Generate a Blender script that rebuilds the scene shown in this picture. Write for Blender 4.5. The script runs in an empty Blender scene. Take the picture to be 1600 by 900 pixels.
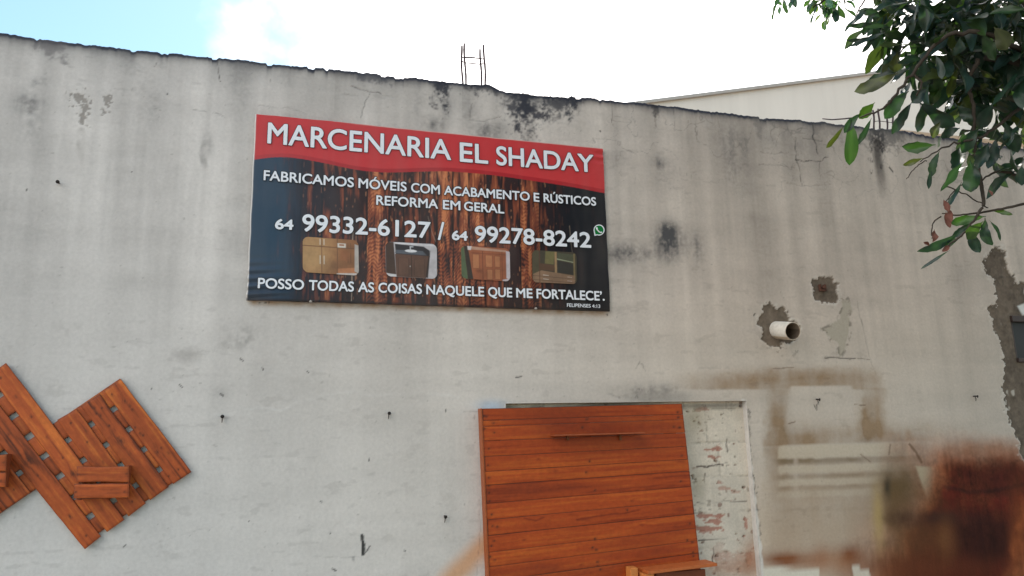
import bpy, math, random
import numpy as np
from mathutils import Vector, Matrix

S = bpy.context.scene
COL = S.collection
random.seed(7)
RNG = np.random.default_rng(11)

# ------------------------------------------------------------------ camera
F = 1120.0                      # focal length in photo pixels (1600 wide)
CAM = np.array([0.0, -4.0, 1.6])
_x = np.array([4200.0, 134.0, F]); _x /= np.linalg.norm(_x)      # world X seen from the camera (x right, y down, z forward)
_z = np.array([-120.0, -5600.0, F]); _z -= _x * (_x @ _z); _z /= np.linalg.norm(_z)
_y = np.cross(_z, _x)
R = np.array([_x, _y, _z])      # camera vector -> world vector
cam = bpy.data.cameras.new('camera')
cam.lens = 36.0 * F / 1600.0
cam.sensor_width = 36.0
cam.clip_start = 0.05
cam.clip_end = 2000
camo = bpy.data.objects.new('camera', cam)
COL.objects.link(camo)
mw = Matrix.Identity(4)
for i in range(3):
    mw[i][0], mw[i][1], mw[i][2], mw[i][3] = R[i][0], -R[i][1], -R[i][2], CAM[i]
camo.matrix_world = mw
S.camera = camo

# ------------------------------------------------------------------ sky, sun, exposure
SUN_EL, SUN_AZ = 54.0, 24.0     # azimuth from +Y towards +X: the sun stands behind the wall
w = bpy.data.worlds.new('World'); S.world = w; w.use_nodes = True
nt = w.node_tree; nt.nodes.clear()
def N(t, ty, **k):
    n = t.nodes.new(ty)
    for a, b in k.items(): setattr(n, a, b)
    return n
wo = N(nt, 'ShaderNodeOutputWorld'); bg = N(nt, 'ShaderNodeBackground')
sky = N(nt, 'ShaderNodeTexSky', sky_type='NISHITA', sun_disc=False)
sky.sun_elevation = math.radians(SUN_EL); sky.sun_rotation = math.radians(SUN_AZ)
sky.air_density = 1.0; sky.dust_density = 0.6; sky.ozone_density = 1.6
tc = N(nt, 'ShaderNodeTexCoord')
nz = N(nt, 'ShaderNodeTexNoise'); nz.inputs['Scale'].default_value = 3.2; nz.inputs['Detail'].default_value = 7; nz.inputs['Roughness'].default_value = .55
nt.links.new(tc.outputs['Generated'], nz.inputs['Vector'])
dp = N(nt, 'ShaderNodeVectorMath', operation='DOT_PRODUCT')
dp.inputs[1].default_value = Vector((0.80, 0.48, 0.36)).normalized()
nt.links.new(tc.outputs['Generated'], dp.inputs[0])
mr = N(nt, 'ShaderNodeMapRange', clamp=False)
mr.inputs[1].default_value = 0.46; mr.inputs[2].default_value = 0.95; mr.inputs[3].default_value = -0.16; mr.inputs[4].default_value = 0.60
nt.links.new(dp.outputs['Value'], mr.inputs[0])
dp2 = N(nt, 'ShaderNodeVectorMath', operation='DOT_PRODUCT')      # added cloud bank, out of view behind the camera, brightens the wall
dp2.inputs[1].default_value = Vector((-0.80, -0.42, 0.42)).normalized()
nt.links.new(tc.outputs['Generated'], dp2.inputs[0])
mr2 = N(nt, 'ShaderNodeMapRange', clamp=False)
mr2.inputs[1].default_value = 0.62; mr2.inputs[2].default_value = 1.0; mr2.inputs[3].default_value = -0.16; mr2.inputs[4].default_value = 0.26
nt.links.new(dp2.outputs['Value'], mr2.inputs[0])
mxx = N(nt, 'ShaderNodeMath', operation='MAXIMUM')
nt.links.new(mr.outputs[0], mxx.inputs[0]); nt.links.new(mr2.outputs[0], mxx.inputs[1])
ad = N(nt, 'ShaderNodeMath', operation='ADD')
nt.links.new(nz.outputs['Fac'], ad.inputs[0]); nt.links.new(mxx.outputs[0], ad.inputs[1])
tint = N(nt, 'ShaderNodeMixRGB', blend_type='MULTIPLY'); tint.inputs[0].default_value = 1; tint.inputs[2].default_value = (1.0, 1.11, .95, 1)
nt.links.new(sky.outputs[0], tint.inputs[1])
sm = N(nt, 'ShaderNodeMapRange', interpolation_type='SMOOTHSTEP')
sm.inputs[1].default_value = 0.42; sm.inputs[2].default_value = 0.74
nt.links.new(ad.outputs[0], sm.inputs[0])
mx = N(nt, 'ShaderNodeMixRGB')
mx.inputs[2].default_value = (12.3, 11.7, 11.4, 1)
nt.links.new(sm.outputs[0], mx.inputs[0]); nt.links.new(tint.outputs[0], mx.inputs[1])
nt.links.new(mx.outputs[0], bg.inputs[0]); nt.links.new(bg.outputs[0], wo.inputs[0])
bg.inputs[1].default_value = 0.125

sl = bpy.data.lights.new('sun', 'SUN'); sl.energy = 4.0; sl.angle = math.radians(0.5); sl.color = (1, .95, .87)
so = bpy.data.objects.new('sun', sl); COL.objects.link(so)
sd = Vector((math.sin(math.radians(SUN_AZ)) * math.cos(math.radians(SUN_EL)), math.cos(math.radians(SUN_AZ)) * math.cos(math.radians(SUN_EL)), math.sin(math.radians(SUN_EL))))
so.rotation_euler = sd.to_track_quat('Z', 'Y').to_euler()
so.location = (0, 10, 20)
S.view_settings.view_transform = 'Standard'
S.view_settings.look = 'None'
S.view_settings.gamma = 1
S.view_settings.exposure = 1.0
S.view_settings.use_curve_mapping = False
S.cycles.use_denoising = True
S.cycles.max_bounces = 8

# ------------------------------------------------------------------ helpers
def ray(px, py):
    v = np.array([px - 800.0, py - 450.0, F])
    return R @ v
def wp(px, py, y=0.0):
    """the point of the plane Y=y that the photograph shows at this pixel"""
    d = ray(px, py); t = (y - CAM[1]) / d[1]
    return CAM + d * t
def wpd(px, py, dist):
    d = ray(px, py); return CAM + d / np.linalg.norm(d) * dist
def proj(X, Y, Z):
    c = np.stack([X - CAM[0], Y - CAM[1], Z - CAM[2]], -1) @ R
    c2 = np.maximum(c[..., 2], .2)
    return 800 + F * c[..., 0] / c2, 450 + F * c[..., 1] / c2

def lin(c):
    c = np.asarray(c, float) / 255.0
    return np.where(c <= .04045, c / 12.92, ((c + .055) / 1.055) ** 2.4)
KA = 1.25
def A(r, g, b): return lin((r, g, b)) * KA

_T = np.random.default_rng(5).random((8, 256, 256)).astype(np.float32)
def vn(x, y, s=0):
    T = _T[s % 8]; x = x + 37.7 * s; y = y + 91.3 * s
    xi = np.floor(x).astype(int); yi = np.floor(y).astype(int)
    fx = x - xi; fy = y - yi; fx = fx * fx * (3 - 2 * fx); fy = fy * fy * (3 - 2 * fy)
    a = T[yi % 256, xi % 256]; b = T[yi % 256, (xi + 1) % 256]; c = T[(yi + 1) % 256, xi % 256]; d = T[(yi + 1) % 256, (xi + 1) % 256]
    return (a + (b - a) * fx) + ((c + (d - c) * fx) - (a + (b - a) * fx)) * fy
def fbm(x, y, s=0, o=4):
    r = 0; a = .5; t = 0
    for i in range(o):
        r = r + a * vn(x, y, s + i); t += a; a *= .5; x = x * 2.03; y = y * 2.03
    return r / t - .5            # about -0.5 .. 0.5
def sst(a, b, x):
    t = np.clip((x - a) / (b - a), 0, 1); return t * t * (3 - 2 * t)
def segd(px, py, pts):
    d = None
    for (x0, y0), (x1, y1) in zip(pts[:-1], pts[1:]):
        dx, dy = x1 - x0, y1 - y0; L = dx * dx + dy * dy + 1e-9
        t = np.clip(((px - x0) * dx + (py - y0) * dy) / L, 0, 1)
        e = np.hypot(px - x0 - t * dx, py - y0 - t * dy)
        d = e if d is None else np.minimum(d, e)
    return d
def polysd(px, py, poly):
    """signed distance to a polygon, positive inside"""
    d = segd(px, py, list(poly) + [poly[0]])
    ins = np.zeros(px.shape, bool); n = len(poly)
    for i in range(n):
        x0, y0 = poly[i]; x1, y1 = poly[(i + 1) % n]
        if y0 == y1: continue
        c = ((y0 > py) != (y1 > py)) & (px < (x1 - x0) * (py - y0) / (y1 - y0) + x0)
        ins ^= c
    return np.where(ins, d, -d)
def zm(s, ox, oy, pts): return [(ox + x / s, oy + y / s) for x, y in pts]
def ell(px, py, cx, cy, rx, ry): return np.exp(-(((px - cx) / rx) ** 2 + ((py - cy) / ry) ** 2))
def mix(c, k, a): c += (np.asarray(k) - c) * np.clip(a, 0, 1)[..., None]

def link(name, me, parent=None, mat=None):
    o = bpy.data.objects.new(name, me); COL.objects.link(o)
    if mat: me.materials.append(mat)
    if parent: o.parent = parent
    return o
def tag(o, label=None, cat=None, group=None, kind=None):
    if label: o['label'] = label
    if cat: o['category'] = cat
    if group: o['group'] = group
    if kind: o['kind'] = kind
    return o
def thing(name, label, cat, group=None, loc=(0, 0, 0)):
    o = bpy.data.objects.new(name, None); COL.objects.link(o); o.location = loc; o.empty_display_size = .1
    return tag(o, label, cat, group)
def settle(root, loc):
    """move a thing's Empty to its base without moving its parts"""
    root.location = loc
    for c in root.children: c.location = c.location - Vector(loc)

def mesh_np(name, V, Fq, paint=None, smooth=True, mats=None):
    me = bpy.data.meshes.new(name)
    V = np.asarray(V, np.float32)
    me.from_pydata([], [], []) 
    me.vertices.add(len(V)); me.vertices.foreach_set('co', V.ravel())
    lens = np.array([len(f) for f in Fq]) if not isinstance(Fq, np.ndarray) else np.full(len(Fq), Fq.shape[1])
    flat = Fq.ravel() if isinstance(Fq, np.ndarray) else np.concatenate([np.asarray(f) for f in Fq])
    me.loops.add(len(flat)); me.loops.foreach_set('vertex_index', flat.astype(np.int32))
    me.polygons.add(len(lens))
    st = np.concatenate([[0], np.cumsum(lens)[:-1]]).astype(np.int32)
    me.polygons.foreach_set('loop_start', st)
    me.polygons.foreach_set('use_smooth', np.full(len(lens), smooth))
    if paint is not None:
        at = me.color_attributes.new('paint', 'FLOAT_COLOR', 'POINT')
        c = np.ones((len(V), 4), np.float32); c[:, :3] = np.clip(np.asarray(paint).reshape(-1, 3), 0.003, .9)
        at.data.foreach_set('color', c.ravel())
    me.update(calc_edges=True); me.validate()
    return me
def gridfaces(nv, nu, keep=None, flip=False):
    i = np.arange(nv * nu).reshape(nv, nu)
    q = np.stack([i[:-1, :-1], i[:-1, 1:], i[1:, 1:], i[1:, :-1]], -1).reshape(-1, 4)
    if flip: q = q[:, ::-1]
    if keep is not None: q = q[keep.ravel()]
    return q

class MB:
    """collects boxes, tubes and faces, builds ONE mesh"""
    def __init__(s): s.v = []; s.f = []; s.c = []
    def add(s, V, Fs, col=(.5, .5, .5)):
        b = len(s.v); s.v += [tuple(p) for p in V]; s.c += [tuple(col)] * len(V); s.f += [[b + i for i in f] for f in Fs]
    def prism(s, front, back, col=(.5, .5, .5)):
        n = len(front); Fs = [list(range(n)), list(range(2 * n - 1, n - 1, -1))]
        Fs += [[i, i + n, (i + 1) % n + n, (i + 1) % n] for i in range(n)]
        s.add(list(front) + list(back), Fs, col)
    def box(s, a, b, col=(.5, .5, .5)):
        x0, y0, z0 = a; x1, y1, z1 = b
        s.prism([(x0, y0, z0), (x1, y0, z0), (x1, y0, z1), (x0, y0, z1)], [(x0, y1, z0), (x1, y1, z0), (x1, y1, z1), (x0, y1, z1)], col)
    def tube(s, pts, r, n=7, col=(.5, .5, .5), cap=True):
        pts = [np.array(p, float) for p in pts]; m = len(pts)
        rr = r if hasattr(r, '__len__') else [r] * m
        V = []; 
        for i, p in enumerate(pts):
            t = pts[min(i + 1, m - 1)] - pts[max(i - 1, 0)]; t /= np.linalg.norm(t) + 1e-9
            u = np.cross(t, (0, 0, 1.0) if abs(t[2]) < .9 else (1.0, 0, 0)); u /= np.linalg.norm(u); q = np.cross(t, u)
            for k in range(n):
                a = 2 * math.pi * k / n; V.append(p + rr[i] * (math.cos(a) * u + math.sin(a) * q))
        Fs = [[i * n + k, i * n + (k + 1) % n, (i + 1) * n + (k + 1) % n, (i + 1) * n + k] for i in range(m - 1) for k in range(n)]
        if cap: Fs += [list(range(n))[::-1], [(m - 1) * n + k for k in range(n)]]
        s.add(V, Fs, col)
    def build(s, name, mat, parent=None, smooth=False, bevel=0):
        me = mesh_np(name, s.v, s.f, s.c, smooth)
        o = link(name, me, parent, mat)
        if bevel:
            m = o.modifiers.new('b', 'BEVEL'); m.width = bevel; m.segments = 2; m.limit_method = 'ANGLE'
        return o

# ------------------------------------------------------------------ materials
def material(name, rough=.9, bump=.2, bscale=60, var=.12, vscale=30, spec=.3, color=None, stretch=(1, 1, 1), metal=0, fine=None):
    m = bpy.data.materials.new(name); m.use_nodes = True; t = m.node_tree
    b = t.nodes['Principled BSDF']
    b.inputs['Roughness'].default_value = rough; b.inputs['Specular IOR Level'].default_value = spec; b.inputs['Metallic'].default_value = metal
    c = N(t, 'ShaderNodeTexCoord'); mp = N(t, 'ShaderNodeMapping'); mp.inputs['Scale'].default_value = stretch
    t.links.new(c.outputs['Object'], mp.inputs[0])
    n1 = N(t, 'ShaderNodeTexNoise'); n1.inputs['Scale'].default_value = vscale; n1.inputs['Detail'].default_value = 6; n1.inputs['Roughness'].default_value = .65
    t.links.new(mp.outputs[0], n1.inputs['Vector'])
    r = N(t, 'ShaderNodeMapRange'); r.inputs[1].default_value = .3; r.inputs[2].default_value = .7; r.inputs[3].default_value = 1 - var; r.inputs[4].default_value = 1 + var
    t.links.new(n1.outputs['Fac'], r.inputs[0])
    mu = N(t, 'ShaderNodeMixRGB', blend_type='MULTIPLY'); mu.inputs[0].default_value = 1
    if color is None:
        a = N(t, 'ShaderNodeVertexColor', layer_name='paint'); t.links.new(a.outputs[0], mu.inputs[1])
    else: mu.inputs[1].default_value = (*color, 1)
    t.links.new(r.outputs[0], mu.inputs[2]); t.links.new(mu.outputs[0], b.inputs['Base Color'])
    n2 = N(t, 'ShaderNodeTexNoise'); n2.inputs['Scale'].default_value = bscale; n2.inputs['Detail'].default_value = 5
    t.links.new(mp.outputs[0], n2.inputs['Vector'])
    bp = N(t, 'ShaderNodeBump'); bp.inputs['Strength'].default_value = bump; bp.inputs['Distance'].default_value = .004
    t.links.new(n2.outputs['Fac'], bp.inputs['Height']); t.links.new(bp.outputs[0], b.inputs['Normal'])
    return m
M_plaster = material('weathered_plaster', .93, .35, 70, .07, 55, .2)
M_brick = material('painted_brick', .92, .5, 90, .1, 70, .2)
M_wood = material('varnished_wood', .5, .12, 60, .14, 40, .28)
M_vinyl = material('printed_vinyl', .40, .03, 40, .03, 30, .35)
M_white = material('white_print', .45, 0, 40, .03, 30, .35, lin((228, 232, 238)))
M_dark = material('dark_print', .45, 0, 40, .03, 30, .35, (.012, .012, .016))
M_green = material('green_print', .45, 0, 40, .03, 30, .35, (.0, .16, .03))
M_rebar = material('rusty_steel', .8, .5, 200, .3, 120, .3, (.07, .05, .055), metal=.2)
M_rust = material('rusty_iron', .85, .5, 200, .35, 150, .3, (.10, .045, .03))
M_nail = material('blackened_nail', .8, .5, 200, .3, 120, .3, (.028, .022, .02))
M_pvc = material('white_pvc', .4, .05, 40, .06, 25, .4, (.66, .62, .55))
M_zinc = material('dull_zinc', .45, .1, 90, .15, 90, .5, (.35, .33, .30), metal=.6)
M_cream = material('cream_render', .9, .15, 12, .07, 1.6, .2, (.64, .61, .56), stretch=(1, 1, .12))
M_trim = material('grey_flashing', .6, .05, 10, .12, 5, .3, (.36, .345, .32))
M_tin = material('galvanised_roof', .5, .05, 10, .1, 3, .4, (.4, .4, .4), metal=.4)
M_frame = material('dark_window_frame', .6, .05, 40, .1, 20, .4, (.035, .022, .018))
M_glass = material('dusty_glass', .55, .02, 20, .15, 9, .3, (.012, .015, .016))
M_bark = material('bark', .9, .8, 40, .3, 25, .2, (.055, .045, .036), stretch=(1, 1, .35))
M_asphalt = material('asphalt', .9, .4, 120, .2, 60, .2, (.055, .053, .05))
M_side = material('concrete_paving', .9, .3, 60, .15, 8, .2, (.36, .33, .29))
M_soil = material('red_soil', .95, .5, 30, .25, 2, .1, (.24, .15, .09))
M_kerb = material('kerb_concrete', .9, .3, 60, .15, 12, .2, (.33, .32, .30))
def leafmat(name):
    m = bpy.data.materials.new(name); m.use_nodes = True; t = m.node_tree
    b = t.nodes['Principled BSDF']; out = t.nodes['Material Output']
    b.inputs['Roughness'].default_value = .33; b.inputs['Specular IOR Level'].default_value = .45
    a = N(t, 'ShaderNodeVertexColor', layer_name='paint')
    g = N(t, 'ShaderNodeNewGeometry')
    under = N(t, 'ShaderNodeMixRGB'); under.inputs[2].default_value = (.035, .055, .045, 1)
    f = N(t, 'ShaderNodeMath', operation='MULTIPLY'); f.inputs[1].default_value = .45
    t.links.new(g.outputs['Backfacing'], f.inputs[0]); t.links.new(f.outputs[0], under.inputs[0]); t.links.new(a.outputs[0], under.inputs[1])
    nn = N(t, 'ShaderNodeTexNoise'); nn.inputs['Scale'].default_value = 35; nn.inputs['Detail'].default_value = 4
    rr = N(t, 'ShaderNodeMapRange'); rr.inputs[1].default_value = .3; rr.inputs[2].default_value = .7; rr.inputs[3].default_value = .75; rr.inputs[4].default_value = 1.25
    t.links.new(nn.outputs['Fac'], rr.inputs[0])
    mu = N(t, 'ShaderNodeMixRGB', blend_type='MULTIPLY'); mu.inputs[0].default_value = 1
    t.links.new(under.outputs[0], mu.inputs[1]); t.links.new(rr.outputs[0], mu.inputs[2]); t.links.new(mu.outputs[0], b.inputs['Base Color'])
    tr = N(t, 'ShaderNodeBsdfTranslucent')
    tcx = N(t, 'ShaderNodeMixRGB', blend_type='MULTIPLY'); tcx.inputs[0].default_value = 1; tcx.inputs[2].default_value = (2.2, 2.6, .5, 1)
    t.links.new(mu.outputs[0], tcx.inputs[1]); t.links.new(tcx.outputs[0], tr.inputs[0])
    ms = N(t, 'ShaderNodeMixShader'); ms.inputs[0].default_value = .24
    t.links.new(b.outputs[0], ms.inputs[1]); t.links.new(tr.outputs[0], ms.inputs[2]); t.links.new(ms.outputs[0], out.inputs[0])
    return m
M_leaf = leafmat('leaf')
M_dead = material('dry_leaf', .7, .2, 60, .25, 40, .2, (.15, .062, .045))

# ------------------------------------------------------------------ ground
def sheet(name, x0, x1, y0, y1, z, mat, z1=None):
    b = MB()
    if z1 is None: b.add([(x0, y0, z), (x1, y0, z), (x1, y1, z), (x0, y1, z)], [[0, 1, 2, 3]])
    else: b.box((x0, y0, z1), (x1, y1, z))
    return tag(b.build(name, mat), kind='structure')
sheet('ground', -400, 400, -400, 400, -0.13, M_soil)
sheet('pavement', -60, 60, -3.0, 0.3, 0.0, M_side, -0.3)
sheet('kerb', -60, 60, -3.15, -3.0, 0.012, M_kerb, -0.3)
sheet('road', -400, 400, -11, -3.15, -0.126, M_asphalt)

# ------------------------------------------------------------------ the wall
top_px = [(-260, 22), (0, 52), (60, 60), (100, 66), (200, 77), (300, 87), (400, 97), (500, 107), (560, 113), (640, 122), (690, 127), (722, 131), (765, 133), (782, 142),
          (810, 146), (850, 150), (888, 154), (892, 151), (930, 155), (1000, 161), (1018, 163), (1100, 173), (1200, 184), (1300, 193), (1365, 201), (1400, 203), (1450, 210), (1500, 218), (1600, 233), (1800, 263)]
tw = np.array([wp(*p) for p in top_px]); tx = np.concatenate([[-6], tw[:, 0], [12]]); tz = np.concatenate([[tw[0, 2]], tw[:, 2], [tw[-1, 2]]])
print('top z', np.round(tw[:, 2], 2), 'x', np.round(tw[:, 0], 2))
def ztop(X):
    z = np.interp(X, tx, tz)
    return z + .007 * fbm(X * 70, X * 0 + 9.1, 6, 2) + .012 * fbm(X * 9, X * 0 + 3.3, 2, 4) + .005 * sst(.02, .2, fbm(X * 26, X * 0 + 1.3, 4, 3)) - .012 * sst(.16, .2, fbm(X * 17, X * 0 + 7.3, 5, 2))
GS = .0068
XL, XR = wp(-45, 500)[0], wp(1650, 500)[0]
rec = dict(x0=wp(790, 632)[0], x1=(wp(1163, 625)[0] + wp(1190, 890)[0]) / 2, z1=wp(980, 628.5)[2])
win = dict(x0=wp(1584, 520)[0] , x1=wp(1584, 520)[0] + .75, z0=wp(1597, 566)[2], z1=wp(1584, 493)[2])
xs = np.concatenate([np.linspace(-7, XL, 40)[:-1], np.arange(XL, XR, GS), np.linspace(XR, 11, 70)[1:]])
zb = wp(400, 925)[2]
zs_lo = np.concatenate([np.linspace(-.02, zb, 30)[:-1], np.arange(zb, 2.9, GS)])
nup = int((tz.max() - 2.9) / GS)
def snap(arr, v): arr[np.argmin(abs(arr - v))] = v
for v in (rec['x0'], rec['x1'], win['x0'], win['x1']): snap(xs, v)
for v in (rec['z1'], win['z0'], win['z1']): snap(zs_lo, v)
X = np.repeat(xs[None], len(zs_lo) + nup, 0)
zt = ztop(xs)
Z = np.vstack([np.repeat(zs_lo[:, None], len(xs), 1), 2.9 + (zt[None] - 2.9) * (np.arange(1, nup + 1) / nup)[:, None]])
PX, PY = proj(X, X * 0, Z)

def paint_wall(X, Z, px, py, TOP):
    c = np.zeros(X.shape + (3,)); c[:] = A(180, 174, 167)
    D = np.zeros(X.shape)                       # relief, positive = out of the wall
    n_st = fbm(X * 5, Z * .45, 0, 4); n_bl = fbm(X * 1.1, Z * 1.1, 3, 4); n_f = fbm(X * 22, Z * 22, 1, 4); n_h = fbm(X * 1.6, Z * 11, 2, 4); n_m = fbm(X * 5, Z * 5, 6, 4)
    n_e = fbm(X * 38, Z * 38, 5, 3); n_c = fbm(X * 14, Z * .5, 7, 3); n_g = fbm(X * 70, Z * 70, 3, 2); n_v = fbm(X * 42, Z * 1.6, 5, 3)
    up = sst(1.7, 3.2, Z)
    c *= (1 + n_st * (.12 + .46 * up) + .16 * n_bl + (.05 + .07 * up) * n_f + .17 * n_h + (.07 + .09 * up) * n_m + .32 * n_c * (.3 + .7 * up) + .03 * n_g + .12 * n_v * (.3 + .7 * up))[..., None]
    for cx, cy, rx, ry, k in [(372, 530, 40, 22, .5), (290, 555, 26, 14, .6), (395, 620, 30, 12, .35), (420, 590, 20, 30, .3), (640, 560, 60, 30, .25), (255, 850, 30, 60, .3), (640, 720, 26, 60, .35), (560, 640, 40, 40, .2), (120, 520, 60, 30, .3), (440, 720, 90, 40, .2), (700, 760, 14, 60, .35)]:
        mix(c, A(138, 132, 126), ell(px, py, cx, cy, rx, ry) * np.clip(.15 + 3.4 * n_f + 2.6 * n_h + 1.5 * n_m + 1.5 * n_g, 0, 1.3) * k * .8)
    sc2 = sst(.20, .27, fbm(X * 11, Z * 30, 4, 3)) * sst(.0, .15, n_bl + .1); mix(c, A(140, 134, 128), sc2 * .22)
    # whitewash drips: lighter vertical bands with firm edges
    band = sst(.05, .12, fbm(X * 3.1, Z * .18, 4, 2)) * up; c *= (1 + .07 * band)[..., None]
    # cool cast at left; right darkened, tree shade put into the colour; lower right browner
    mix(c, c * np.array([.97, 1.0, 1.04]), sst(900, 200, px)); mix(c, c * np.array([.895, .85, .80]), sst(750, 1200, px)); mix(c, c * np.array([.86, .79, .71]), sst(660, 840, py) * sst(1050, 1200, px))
    t = TOP - Z
    # grime that hangs from the top edge
    gl = .028 + .045 * np.clip(fbm(X * 7, X * 0, 1, 3) + .15, 0, 1) + .02 * np.clip(fbm(X * 40, X * 0 + 5, 2, 2), 0, 1)
    mix(c, A(54, 55, 60), np.exp(-(t / gl) ** 2) * .9)
    mix(c, A(104, 104, 104), np.exp(-t / .16) * np.clip(.25 + n_st * 1.9 + n_m * .6, 0, .75))
    mix(c, A(44, 48, 60), sst(.024, .009, t + .012 * n_f + .008 * n_c) * .92)  # thin blue-black line right at the top edge
    def drip(x0, x1, y1, k, col=(42, 45, 54), soft=.35):
        xm = (x0 + x1) / 2; hw = (x1 - x0) / 2
        ln = (y1 - 100.) * (1 + n_st * 2.2 + 1.6 * n_v)
        ytop = np.interp(px, [p[0] for p in top_px], [p[1] for p in top_px])
        rg = 1.1 * n_f + .9 * n_g + .8 * n_v
        a = sst(1.1, soft, abs(px - xm) / hw + n_m * .8 + rg * .6) * sst(1.0, .3, (py - ytop) / np.maximum(ln, 3) + rg)
        mix(c, A(*col), a * k)
    drip(676, 706, 152, .92); drip(718, 740, 112, .5); drip(722, 792, 120, .75); drip(778, 850, 152, .85); drip(806, 834, 185, .75); drip(884, 912, 125, .9); drip(845, 900, 135, .75); drip(850, 880, 160, .35)
    drip(50, 112, 130, .6, (88, 86, 88)); drip(1358, 1384, 158, 1.0, (34, 34, 38)); drip(1340, 1420, 135, .7, (84, 82, 80)); drip(1255, 1330, 140, .35, (90, 88, 86)); drip(1480, 1560, 140, .5, (80, 78, 76)); drip(1170, 1195, 140, .45, (90, 88, 86)); drip(555, 612, 116, .7, (70, 72, 78)); drip(1015, 1030, 125, .7, (50, 50, 52))
    a = sst(10, 2, segd(px + n_m * 8, py, [(1370, 222), (1374, 262), (1380, 305)])) * sst(330, 240, py); mix(c, A(58, 54, 52), a * .85)
    # soot-like smudges
    for cx, cy, rx, ry, k in [(985, 395, 34, 16, .55), (962, 398, 16, 14, .35), (1043, 372, 17, 24, .95), (1050, 385, 22, 26, .5), (1088, 388, 12, 24, .45), (1030, 254, 12, 9, .5), (1040, 275, 26, 34, .18), (962, 248, 20, 14, .3), (1150, 255, 26, 50, .30), (1135, 210, 34, 30, .22),
                              (46, 160, 24, 20, .40), (62, 128, 16, 8, .35), (50, 200, 26, 50, .22), (215, 150, 40, 70, .14), (210, 95, 14, 30, .20), (680, 196, 16, 10, .55), (765, 205, 26, 16, .50), (735, 175, 14, 34, .3), (700, 170, 12, 20, .3), (655, 165, 18, 34, .2), (325, 225, 8, 18, .28), (240, 175, 26, 40, .15), (375, 130, 22, 60, .22), (450, 110, 16, 26, .25), (1210, 210, 30, 30, .18), (1500, 430, 26, 22, .12), (375, 525, 22, 22, .16), (345, 615, 14, 10, .22), (860, 520, 90, 14, .06), (1260, 230, 40, 40, .2), (560, 140, 90, 30, .12), (1020, 610, 60, 12, .30)]:
        a = ell(px, py, cx, cy, rx, ry) * np.clip(1 + 1.8 * n_f + 1.1 * n_st + n_m + 1.4 * n_v + 1.2 * n_g, 0, 2); mix(c, A(74, 74, 75), a * k)
    # scraped bare spots, upper left
    for poly in [zm(3, 0, 0, [(342, 438), (352, 432), (372, 440), (400, 425), (418, 450), (432, 500), (420, 560), (400, 605), (378, 612), (368, 560), (372, 510), (350, 478)]), zm(3, 0, 0, [(470, 505), (492, 460), (518, 462), (518, 500), (482, 530)])]:
        s = polysd(px, py, poly); a = sst(-1, 2.0, s - 2 + n_e * 22 + n_g * 26 + n_f * 8); mix(c, A(116, 111, 105), a * .72); D -= .002 * a
    a = sst(9, 2, segd(px + n_m * 8, py, [(128, 205), (124, 240), (120, 300)])) * np.clip(.5 + 2 * n_f, 0, 1) * sst(310, 220, py); mix(c, A(128, 124, 118), a * .5)
    a = sst(7, 2, segd(px + n_m * 8, py, [(320, 215), (314, 240), (320, 260)])) * np.clip(.5 + 2.5 * n_f, 0, 1); mix(c, A(120, 118, 116), a * .6)
    # straight edges of old paint coats
    for x0, y0, x1, y1, k, side in [(721, 132, 722, 210, .10, 26), (523, 108, 522, 192, .08, 30), (264, 85, 262, 150, .06, 30)]:
        e = px - (x0 + (py - y0) / (y1 - y0) * (x1 - x0)); a = (e > 0) * sst(side, 0, e) * sst(y1 + 6, y1 - 30, py); mix(c, c * .78, a * k * 6)
    # ragged ridge left by a second coat of plaster
    rid = np.interp(px, [330, 350, 390, 440, 470, 520, 560, 600, 660, 720], [650, 645, 637, 640, 628, 616, 612, 618, 613, 622]) + 10 * fbm(px / 14, px * 0, 3, 3)
    e = py - rid; m = sst(320, 350, px) * sst(740, 690, px); a = sst(3.2, 0, abs(e)) * m; mix(c, A(190, 188, 185), a * .28 * sst(-.15, .2, n_m)); D += .0010 * sst(-2, 2, e) * m * sst(60, 20, e)
    mix(c, c * .95, sst(-1, 1, e) * sst(70, 8, e) * m * .5)
    # brown-rust line of dust under the banner
    ub = np.interp(px, [385, 953], [470, 488]); a = sst(384, 400, px) * sst(956, 940, px) * sst(9, 0, abs(py - ub - 2)); mix(c, A(140, 112, 84), a * (.55 + n_f)); 
    # varnish overspray: brown fog with the clean outlines of masked pieces
    warp = n_m * 16; qx = px + warp; qy = py + n_bl * 14 + n_h * 5
    br = np.array(A(128, 104, 78)); ol = np.array(A(116, 104, 80)); dk = np.array(A(64, 34, 26)); og = np.array(A(150, 92, 52))
    def soft(v, a, b, s1, s2): return sst(a - s1, a + s1, v) * sst(b + s2, b - s2, v)
    def boxh(x0, y0, x1, y1, s=3, sk=0.0, sb=None):
        ex = px + n_f * 5 - sk * (py - y0); ey = py + (px - x0) * .03 + n_f * 3; return soft(ex, x0, x1, s, s) * soft(ey, y0, y1, s * .8, sb or s * .8)
    wx_ = px + 18 * n_m + 10 * n_f; wy_ = py + 8 * n_m + 6 * n_f
    fog = .85 * sst(572, 596, wy_) * sst(611, 606, py) * sst(1040, 1130, wx_) * sst(1386, 1364, wx_) + .35 * ell(wx_, wy_, 1206, 600, 30, 16)
    fog += .35 * sst(566, 580, wy_) * sst(606, 580, wy_) * sst(1130, 1200, wx_) * sst(1390, 1340, wx_)
    fog += .90 * sst(1190, 1206, wx_) * sst(1244, 1220, wx_) * sst(607, 611, py) * sst(800, 700, py) * (1 - .45 * sst(695, 698, py + (px - 1215) * .03))
    fog += .85 * sst(1334, 1352, wx_) * sst(1388, 1370, wx_) * sst(604, 610, py) * sst(705, 680, py)
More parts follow.
